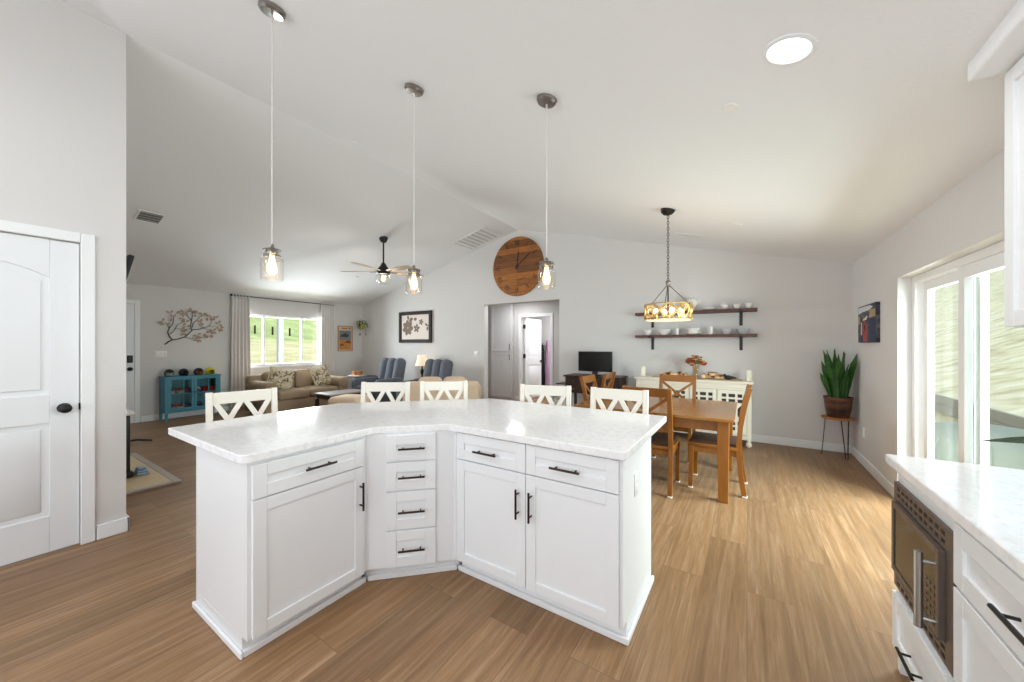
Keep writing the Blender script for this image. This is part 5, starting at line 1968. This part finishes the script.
gt = 'mini helmets on top of the teal cabinet'
helmet('black mini helmet with a white mask at the front-door end of the cabinet top', 2.14, 0.806, M['h_black'], M['h_white'], group=gt)
helmet('black mini helmet with a black mask, second from the front-door end of the cabinet top', 2.34, 0.806, M['h_black'], M['black'], group=gt)
helmet('black mini helmet beside the yellow one on the cabinet top', 2.56, 0.806, M['h_black'], M['amber'], group=gt)
helmet('yellow mini helmet on top of the teal cabinet', 2.74, 0.806, M['h_yellow'], M['black'], group=gt)
gi = 'mini helmets inside the teal cabinet'
for lb, y, z, a_, b_ in (('brown and white mini helmet on the cabinet upper shelf by the hinge side', 2.16, 0.483, 'h_brown', 'h_white'),
                         ('brown mini helmet on the cabinet upper shelf behind the first door middle', 2.27, 0.483, 'h_brown', 'h_white'),
                         ('dark brown mini helmet on the cabinet upper shelf behind the muntin', 2.38, 0.483, 'h_brown', 'h_brown'),
                         ('white mini helmet on the cabinet upper shelf behind the second door', 2.53, 0.483, 'h_white', 'h_navy'),
                         ('red mini helmet on the cabinet upper shelf behind the second door', 2.66, 0.50, 'h_red', 'h_red'),
                         ('red mini helmet at the curtain end of the cabinet upper shelf', 2.77, 0.50, 'h_red', 'h_red'),
                         ('red and white mini helmet on the cabinet bottom by the hinge side', 2.16, 0.19, 'h_red', 'h_white'),
                         ('red and white mini helmet on the cabinet bottom behind the first door middle', 2.27, 0.19, 'h_red', 'h_white'),
                         ('navy mini helmet on the cabinet bottom behind the muntin', 2.39, 0.19, 'h_navy', 'h_navy'),
                         ('navy mini helmet on the cabinet bottom behind the second door', 2.56, 0.19, 'h_navy', 'h_navy')):
    helmet(lb, y, z if z != 0.50 else 0.483, M[a_], M[b_], x=-8.85, s=0.062, group=gi)

# ------------------------------------------------------------------ curtains
rod = obj('curtain_rod', B().cyl((XL + 0.09, 3.16, 2.425), (XL + 0.09, 5.37, 2.405), 0.011, n=10).ball((XL + 0.09, 3.14, 2.425), 0.022).ball((XL + 0.09, 5.38, 2.405), 0.018)
          .cyl((XL, 3.2, 2.424), (XL + 0.09, 3.2, 2.424), 0.008, n=8).cyl((XL, 5.35, 2.406), (XL + 0.09, 5.35, 2.406), 0.008, n=8), M['black'])
tag(rod, 'thin dark curtain rod above the living room window', 'curtain rod')


def curtain(label, y0, y1, flare, z0=0.02, z1=2.44):
    t_ = thing('curtain', label, 'curtain', (XL + 0.09, (y0 + y1) / 2, z0), 0, 'off-white curtains')
    n_, m_ = 60, 14
    vs2, fs2 = [], []
    for i in range(m_ + 1):
        v = i / m_
        for j in range(n_ + 1):
            u = j / n_
            yc = (y0 + y1) / 2
            w = (y1 - y0) * (1 + flare * (1 - v))
            y = yc + (u - 0.5) * w
            amp = 0.028 + 0.012 * (1 - v)
            x = XL + 0.09 + amp * math.sin(u * 2 * PI * 5.5 + 0.5 * math.sin(3 * v)) + 0.006 * math.sin(u * 31 + v * 4)
            vs2.append((x, y, z0 + (z1 - z0) * v))
    for i in range(m_):
        for j in range(n_):
            a_ = i * (n_ + 1) + j
            fs2.append((a_, a_ + 1, a_ + n_ + 2, a_ + n_ + 1))
    q = B()
    q.add(vs2, fs2)
    o = obj('panel', q, M['curtain'], t_, org=t_.location, smooth=80)
    md = o.modifiers.new('cloth', 'SOLIDIFY')
    md.thickness = 0.003


curtain('off-white curtain on the teal cabinet side of the window', 3.15, 3.47, 0.25)
curtain('off-white curtain on the poster side of the window', 5.04, 5.38, 0.22)

# ------------------------------------------------------------------ living room seating
def make_sofa(name, label, loc, rz, W, D, backh, seats, m, arms=True, pillowback=True):
    """sofa facing local -y... seat front at y=-D/2"""
    t_ = thing(name, label, 'sofa', loc, rz)
    aw = 0.24
    obj('base', B().rbox(-W / 2 + 0.02, W / 2 - 0.02, -D / 2 + 0.05, D / 2 - 0.03, 0.05, 0.30, 0.03, 3), m, t_)
    obj('back', B().rbox(-W / 2 + 0.03, W / 2 - 0.03, D / 2 - 0.24, D / 2, 0.08, backh - 0.06, 0.07, 4), m, t_)
    iw = W - 2 * aw
    for k in range(seats):
        x0 = -iw / 2 + k * iw / seats
        x1 = x0 + iw / seats
        obj('seat_cushion', B().rbox(x0 + 0.004, x1 - 0.004, -D / 2 + 0.01, D / 2 - 0.24, 0.295, 0.47, 0.06, 4, 0.02), m, t_)
        q = B().rbox(x0 + 0.006, x1 - 0.006, -0.10, 0.10, -0.20, 0.22, 0.09, 4)
        q.xf(Matrix.Translation((0, D / 2 - 0.27, backh - 0.21)) @ Matrix.Rotation(-0.16, 4, 'X'))
        obj('back_cushion', q, m, t_)
    for s_ in (-1, 1):
        q = B()
        xa = s_ * (W / 2 - aw / 2)
        q.rbox(xa - aw / 2 + 0.02, xa + aw / 2 - 0.02, -D / 2 + 0.02, D / 2 - 0.05, 0.06, 0.54, 0.04, 3)
        s0 = q.mark()
        q.lathe([(0.001, 0), (0.09, 0.0), (0.118, 0.02), (0.125, 0.05), (0.125, D - 0.16), (0.1, D - 0.10), (0.001, D - 0.10)], (0, 0, 0), 24)
        q.xf(Matrix.Translation((xa, -D / 2 + 0.0, 0.545)) @ Matrix.Rotation(-PI / 2, 4, 'X'), s0)
        obj('arm', q, m, t_)
    q = B()
    for x in (-W / 2 + 0.12, W / 2 - 0.12):
        for y in (-D / 2 + 0.1, D / 2 - 0.1):
            pass
    for x in (-W / 2 + 0.12, W / 2 - 0.12):
        for y in (-D / 2 + 0.12, D / 2 - 0.1):
            obj('foot', B().cyl((x, y, 0), (x, y, 0.07), 0.022, 0.028, 10), M['espresso'], t_)
    return t_


sf = make_sofa('sofa', 'tan two-seat sofa with rolled arms under the living room window', (-8.05, 4.02, 0), PI / 2, 1.72, 0.98, 0.83, 2, M['sofa'])


def cushion(label, loc, rot, s=0.44):
    t_ = thing('throw_pillow', label, 'cushion', loc)
    t_.rotation_euler = rot
    t_['group'] = 'floral throw pillows on the sofa'
    q = B()
    n_ = 12
    vs2, fs2 = [], []
    for side in (1, -1):
        for i in range(n_ + 1):
            for j in range(n_ + 1):
                u, v = 2 * i / n_ - 1, 2 * j / n_ - 1
                h = 0.075 * ((1 - u ** 4) * (1 - v ** 4)) ** 0.6
                px_ = s / 2 * u * (1 - 0.08 * (1 - v * v))
                pz_ = s / 2 * v * (1 - 0.08 * (1 - u * u))
                vs2.append((px_, side * h, pz_))
    k = (n_ + 1) ** 2
    for i in range(n_):
        for j in range(n_):
            a_ = i * (n_ + 1) + j
            fs2.append((a_, a_ + 1, a_ + n_ + 2, a_ + n_ + 1))
            fs2.append((k + a_, k + a_ + n_ + 1, k + a_ + n_ + 2, k + a_ + 1))
    q.add(vs2, fs2)
    obj('cover', q, M['print'], t_, smooth=70)
    q = B()
    pts = []
    for u, v in [(-1 + 2 * i / 10, -1) for i in range(10)] + [(1, -1 + 2 * i / 10) for i in range(10)] + [(1 - 2 * i / 10, 1) for i in range(10)] + [(-1, 1 - 2 * i / 10) for i in range(10)]:
        pts.append((s / 2 * u * (1 - 0.08 * (1 - v * v)), 0, s / 2 * v * (1 - 0.08 * (1 - u * u))))
    q.tube(pts, 0.006, 6, closed=True)
    obj('piping', q, M['print'], t_)


cushion('floral throw pillow leaning at the curtain end of the window sofa', (-7.98, 3.62, 0.68), (math.radians(-24), math.radians(14), math.radians(64)), 0.46)
cushion('floral throw pillow in the corner of the window sofa near the poster', (-7.98, 4.46, 0.68), (math.radians(-24), math.radians(-8), math.radians(100)), 0.46)

lv = make_sofa('loveseat', 'light tan loveseat with its back to the kitchen island', (-4.52, 4.74, 0), 0, 1.32, 0.92, 0.83, 2, M['sofab'])
lv.rotation_euler = (0, 0, math.radians(37.8 + 180))

ot = thing('ottoman', 'round-edged tan ottoman beside the coffee table', 'ottoman', (-5.98, 3.90, 0), 0.3)
obj('cushion', B().rbox(-0.33, 0.33, -0.26, 0.26, 0.27, 0.46, 0.09, 5, 0.02), M['sofab'], ot)
obj('base', B().rbox(-0.31, 0.31, -0.24, 0.24, 0.06, 0.28, 0.03, 3), M['sofab'], ot)
for x in (-0.26, 0.26):
    for y in (-0.19, 0.19):
        obj('foot', B().cyl((x, y, 0), (x, y, 0.07), 0.02, 0.026, 10), M['espresso'], ot)

t = thing('coffee_table', 'grey topped coffee table with dark legs in the living room', 'coffee table', (-6.70, 4.15, 0))
obj('tabletop', B().box(-0.26, 0.26, -0.40, 0.40, 0.435, 0.462), M['greytop'], t, bevel=0.005)
obj('apron', B().box(-0.23, 0.23, -0.37, 0.37, 0.36, 0.435), M['espresso'], t)
for x in (-0.22, 0.22):
    for y in (-0.36, 0.36):
        obj('leg', B().bar((x, y, 0), (x, y, 0.36), 0.055, 0.055), M['espresso'], t, bevel=0.003)


def recliner(label, loc, rz):
    """faces local -y"""
    t_ = thing('recliner', label, 'recliner', loc, rz, 'slate blue recliners')
    W = 0.82
    obj('base', B().rbox(-W / 2 + 0.06, W / 2 - 0.06, -0.40, 0.40, 0.05, 0.32, 0.03, 3), M['reclin'], t_)
    obj('seat_cushion', B().rbox(-0.28, 0.28, -0.46, 0.24, 0.30, 0.49, 0.07, 4, 0.02), M['reclin'], t_)
    for s_ in (-1, 1):
        obj('arm', B().rbox(s_ * 0.345 - 0.085, s_ * 0.345 + 0.085, -0.44, 0.34, 0.10, 0.63, 0.07, 4), M['reclin'], t_)
    q = B()
    for k in range(3):
        xc = (k - 1) * 0.225
        q.rbox(xc - 0.125, xc + 0.125, -0.13, 0.13, 0.0, 0.66, 0.11, 4)
    q.xf(Matrix.Translation((0, 0.30, 0.42)) @ Matrix.Rotation(-0.24, 4, 'X'))
    obj('backrest', q, M['reclin'], t_)
    q = B().rbox(-0.27, 0.27, -0.50, -0.42, 0.10, 0.36, 0.035, 3)
    obj('footrest', q, M['reclin'], t_)
    return t_


recliner('slate blue recliner under the framed flower print', (-7.08, 5.32, 0), math.radians(8))
recliner('slate blue recliner behind the loveseat and the lit lamp', (-5.70, 5.42, 0), math.radians(4))

t = thing('lamp_table', 'small dark round table under the lit lamp', 'side table', (-6.40, 5.98, 0))
obj('tabletop', B().lathe([(0.001, 0.55), (0.19, 0.55), (0.195, 0.565), (0.19, 0.58), (0.001, 0.58)], (0, 0, 0), 24), M['espresso'], t)
obj('pedestal', B().lathe([(0.03, 0.02), (0.02, 0.2), (0.035, 0.35), (0.02, 0.55)], (0, 0, 0), 14), M['espresso'], t)
obj('base', B().lathe([(0.15, 0), (0.15, 0.02), (0.04, 0.045), (0.001, 0.05)], (0, 0, 0), 20), M['espresso'], t)
t = thing('table_lamp', 'lit table lamp with a tapered shade between the recliners', 'lamp', (-6.40, 5.98, 0.58))
obj('base', B().lathe([(0.07, 0), (0.065, 0.02), (0.02, 0.045), (0.018, 0.09), (0.04, 0.15), (0.045, 0.19), (0.02, 0.25), (0.012, 0.32), (0.001, 0.33)], (0, 0, 0), 20), M['black'], t)
obj('lamp_shade', B().lathe([(0.165, 0.315), (0.16, 0.33), (0.115, 0.46), (0.10, 0.56), (0.097, 0.56), (0.11, 0.46), (0.156, 0.33)], (0, 0, 0), 28, False), M['shade'], t)
obj('bulb', B().ball((0, 0, 0.41), 0.03, 0.03, 0.045), M['bulb2'], t)

t = thing('end_table', 'dark square end table in the corner by the poster', 'side table', (-8.12, 5.48, 0))
obj('tabletop', B().box(-0.33, 0.30, -0.30, 0.30, 0.585, 0.61), M['espresso'], t, bevel=0.004)
obj('shelf', B().box(-0.30, 0.27, -0.27, 0.27, 0.18, 0.2), M['espresso'], t)
for x in (-0.29, 0.26):
    for y in (-0.26, 0.26):
        obj('leg', B().bar((x, y, 0), (x, y, 0.586), 0.05, 0.05), M['espresso'], t, bevel=0.003)
t = thing('tray', 'cream tray lying on the dark corner end table', 'tray', (-8.14, 5.45, 0.61))
obj('base', B().rbox(-0.2, 0.2, -0.14, 0.14, 0, 0.012, 0.005, 2), M['wax'], t)
q = B()
q.ring((0, 0, 0.022), 0.2, 0.010, 'Z', 32, 6, 1.0, 0.72)
obj('rim', q, M['wax'], t)
for lb, y in (('amber wooden box on the cream tray, nearer the window', -0.05), ('amber wooden box on the cream tray, nearer the corner', 0.09)):
    t_ = thing('box', lb, 'box', (-8.14, 5.45 + y, 0.622), 0, 'amber boxes on the tray')
    obj('body', B().box(-0.05, 0.05, -0.05, 0.05, 0, 0.08), M['amber'], t_, bevel=0.004)
    obj('lid', B().box(-0.053, 0.053, -0.053, 0.053, 0.081, 0.10), M['amber'], t_, bevel=0.004)

# hanging plant in the corner
t = thing('hanging_plant', 'small trailing plant hanging in the living room corner', 'plant', (-8.80, 6.03, 1.78))
hz = ceil_z(-8.78) - 1.78
obj('pot', B().lathe([(0.05, 0), (0.085, 0.04), (0.105, 0.12), (0.11, 0.16), (0.10, 0.16), (0.08, 0.1), (0.001, 0.09)], (0, 0, 0.02), 20), M['leafy'], t)
q = B()
for k in range(3):
    a = k * 2 * PI / 3
    q.tube([(0.105 * math.cos(a), 0.105 * math.sin(a), 0.17), (0.0, 0.0, 0.5)], 0.003, 5)
q.tube([(0, 0, 0.5), (0, 0, hz)], 0.003, 5)
obj('hanger', q, M['cord'], t)
rnd = random.Random(8)
q, q2 = B(), B()
for k in range(30):
    a = rnd.uniform(0, 2 * PI)
    r_ = rnd.uniform(0.03, 0.10)
    z_ = rnd.uniform(0.12, 0.24)
    dd = Vector((math.cos(a), math.sin(a), 0))
    drop = rnd.uniform(-0.1, 0.06)
    leaf_blade(q if k % 2 else q2, [dd * r_ + Vector((0, 0, z_)), dd * (r_ + 0.04) + Vector((0, 0, z_ + 0.02)), dd * (r_ + 0.08) + Vector((0, 0, z_ + drop))], 0.02, 0.2, 4)
for k in range(2):
    a = 2.5 * k + 5.4
    p0 = Vector((0.1 * math.cos(a), 0.1 * math.sin(a), 0.17))
    q.tube([p0, p0 * 1.2, p0 * 1.25 - Vector((0, 0, 0.2)), p0 * 1.2 - Vector((0, 0, 0.33))], 0.003, 5)
    leaf_blade(q, [p0 * 1.2 - Vector((0, 0, 0.30)), p0 * 1.3 - Vector((0, 0, 0.34)), p0 * 1.3 - Vector((0, 0, 0.38))], 0.02, 0.2, 4)
obj('foliage', q, M['leafd'], t)['kind'] = 'stuff'
obj('pale_foliage', q2, M['leafy'], t)['kind'] = 'stuff'

# ------------------------------------------------------------------ hearth corner behind the pantry partition
t = thing('hearth_pad', 'beige tiled hearth pad with taupe border on the wood floor', 'hearth', (-5.6, 0.96, 0))
obj('tiles', B().box(-6.45, -4.86, PY + 0.02, 1.19, 0.0, 0.022), M['hearth'], t, org=t.location)
b = B()
b.box(-6.50, -4.79, 1.19, 1.25, 0, 0.024)
b.box(-4.86, -4.80, PY + 0.02, 1.19, 0, 0.024)
b.box(-6.50, -6.45, PY + 0.02, 1.19, 0, 0.024)
obj('border', b, M['hearthedge'], t, org=t.location, bevel=0.006)
t = thing('heating_stove', 'black stove with a pale top on the hearth pad', 'stove', (-5.60, 0.90, 0.022))
obj('body', B().rbox(-0.26, 0.26, -0.13, 0.09, 0.05, 0.645, 0.012, 2), M['blackpaint'], t)
obj('top', B().rbox(-0.30, 0.30, -0.15, 0.115, 0.645, 0.68, 0.01, 2), M['porcelain'], t)
obj('base', B().rbox(-0.28, 0.28, -0.14, 0.11, 0.0, 0.06, 0.01, 2), M['blackpaint'], t)
dd = obj('door', B().rbox(-0.19, 0.19, 0.085, 0.10, 0.18, 0.55, 0.006, 2), M['blackpaint'], t)
obj('window', B().box(-0.14, 0.14, 0.0995, 0.102, 0.24, 0.50), M['screen'], dd)
obj('handle', B().tube([(0.16, 0.10, 0.36), (0.17, 0.16, 0.36), (0.17, 0.27, 0.33)], 0.011, 8), M['blackpaint'], t)
t = thing('folded_cloth', 'pale blue and white folded cloth on the hearth pad beside the stove', 'cloth', (-5.38, 1.08, 0.022))
q = B()
for k in range(3):
    q.rbox(-0.07 + 0.01 * k, 0.07 - 0.012 * k, -0.05 + 0.005 * k, 0.05 - 0.01 * k, 0.026 * k, 0.026 * k + 0.025, 0.011, 3)
obj('cloth', q, M['blue'], t)
t = thing('wall_television', 'black wall-mounted television edge above the hearth', 'television', (-5.4, PY + 0.02, 1.9))
q = B().rbox(-0.58, 0.58, -0.02, 0.02, -0.36, 0.34, 0.008, 2)
q.xf(Matrix.Translation((0, 0.11, 0)) @ Matrix.Rotation(-0.22, 4, 'X'))
obj('bezel', q, M['blackpaint'], t)
q = B().box(-0.56, 0.56, 0.0195, 0.021, -0.34, 0.32)
q.xf(Matrix.Translation((0, 0.11, 0)) @ Matrix.Rotation(-0.22, 4, 'X'))
obj('screen', q, M['screen'], t)
obj('mount', B().box(-0.15, 0.15, -0.02, 0.10, -0.1, 0.1), M['black'], t)

# ------------------------------------------------------------------ hall cupboard and robes
t = thing('linen_cabinet', 'tall grey built-in linen cupboard in the hall', 'cabinet', (-5.22, 7.55, 0))
obj('body', B().box(-5.56, -4.875, 7.545, HY, 0.0, 2.448), M['greycab'], t, org=t.location, bevel=0.002)
for z0, z1, hz_ in ((0.06, 1.19, 1.07), (1.21, 2.40, 1.33)):
    q = front_panel(0.62, z1 - z0, 0.06, 0.02, 0.008)
    o = obj('door', q, M['greycab'], t, bevel=0.002)
    o.location = Vector((-5.22, 7.545, (z0 + z1) / 2)) - t.location
    hb = pull(0.14, 0.007, 0.03, True)
    hb.xf(Matrix.Translation((0.27, -0.02, hz_ - (z0 + z1) / 2)))
    plabel(obj('handle', hb, M['bronze'], o), 'dark bar pull')


def robe(name, label, x, y, z1, h, w, m, lean=0.0):
    t_ = thing(name, label, 'robe', (x, y, z1 - h), 0)
    q = B()
    n_, m_ = 20, 8
    vs2, fs2 = [], []
    for i in range(m_ + 1):
        v = i / m_
        ww = w * (0.55 + 0.45 * (1 - v)) if v < 0.9 else w * 0.3
        for j in range(n_):
            a_ = 2 * PI * j / n_
            rr = 1 + 0.12 * math.sin(5 * a_ + 2 * v)
            vs2.append((ww / 2 * math.cos(a_) * rr + lean * (1 - v), 0.07 * math.sin(a_) * rr, h * v))
    for i in range(m_):
        for j in range(n_):
            fs2.append((i * n_ + j, i * n_ + (j + 1) % n_, (i + 1) * n_ + (j + 1) % n_, (i + 1) * n_ + j))
    fs2 += [tuple(range(n_ - 1, -1, -1)), tuple(range(m_ * n_, (m_ + 1) * n_))]
    q.add(vs2, fs2)
    obj('cloth', q, m, t_, smooth=70)
    q = B().tube([(0, 0, h - 0.01), (0, 0.02, h + 0.03), (0, 0.06, h + 0.04)], 0.006, 6)
    obj('hanging_loop', q, m, t_)
    return t_


struct('wall_closet', B().box(-5.3, -3.0, 8.98, 9.06, 0, 2.45), M['wall'], smooth=0)
robe('mauve_robe', 'mauve robe hanging beyond the open hall door', -4.585, 8.90, 1.50, 1.22, 0.22, M['purple'])
robe('black_robe', 'black robe hanging beside the mauve one beyond the hall door', -4.77, 8.88, 1.38, 1.2, 0.12, M['darkcloth'], 0.02)
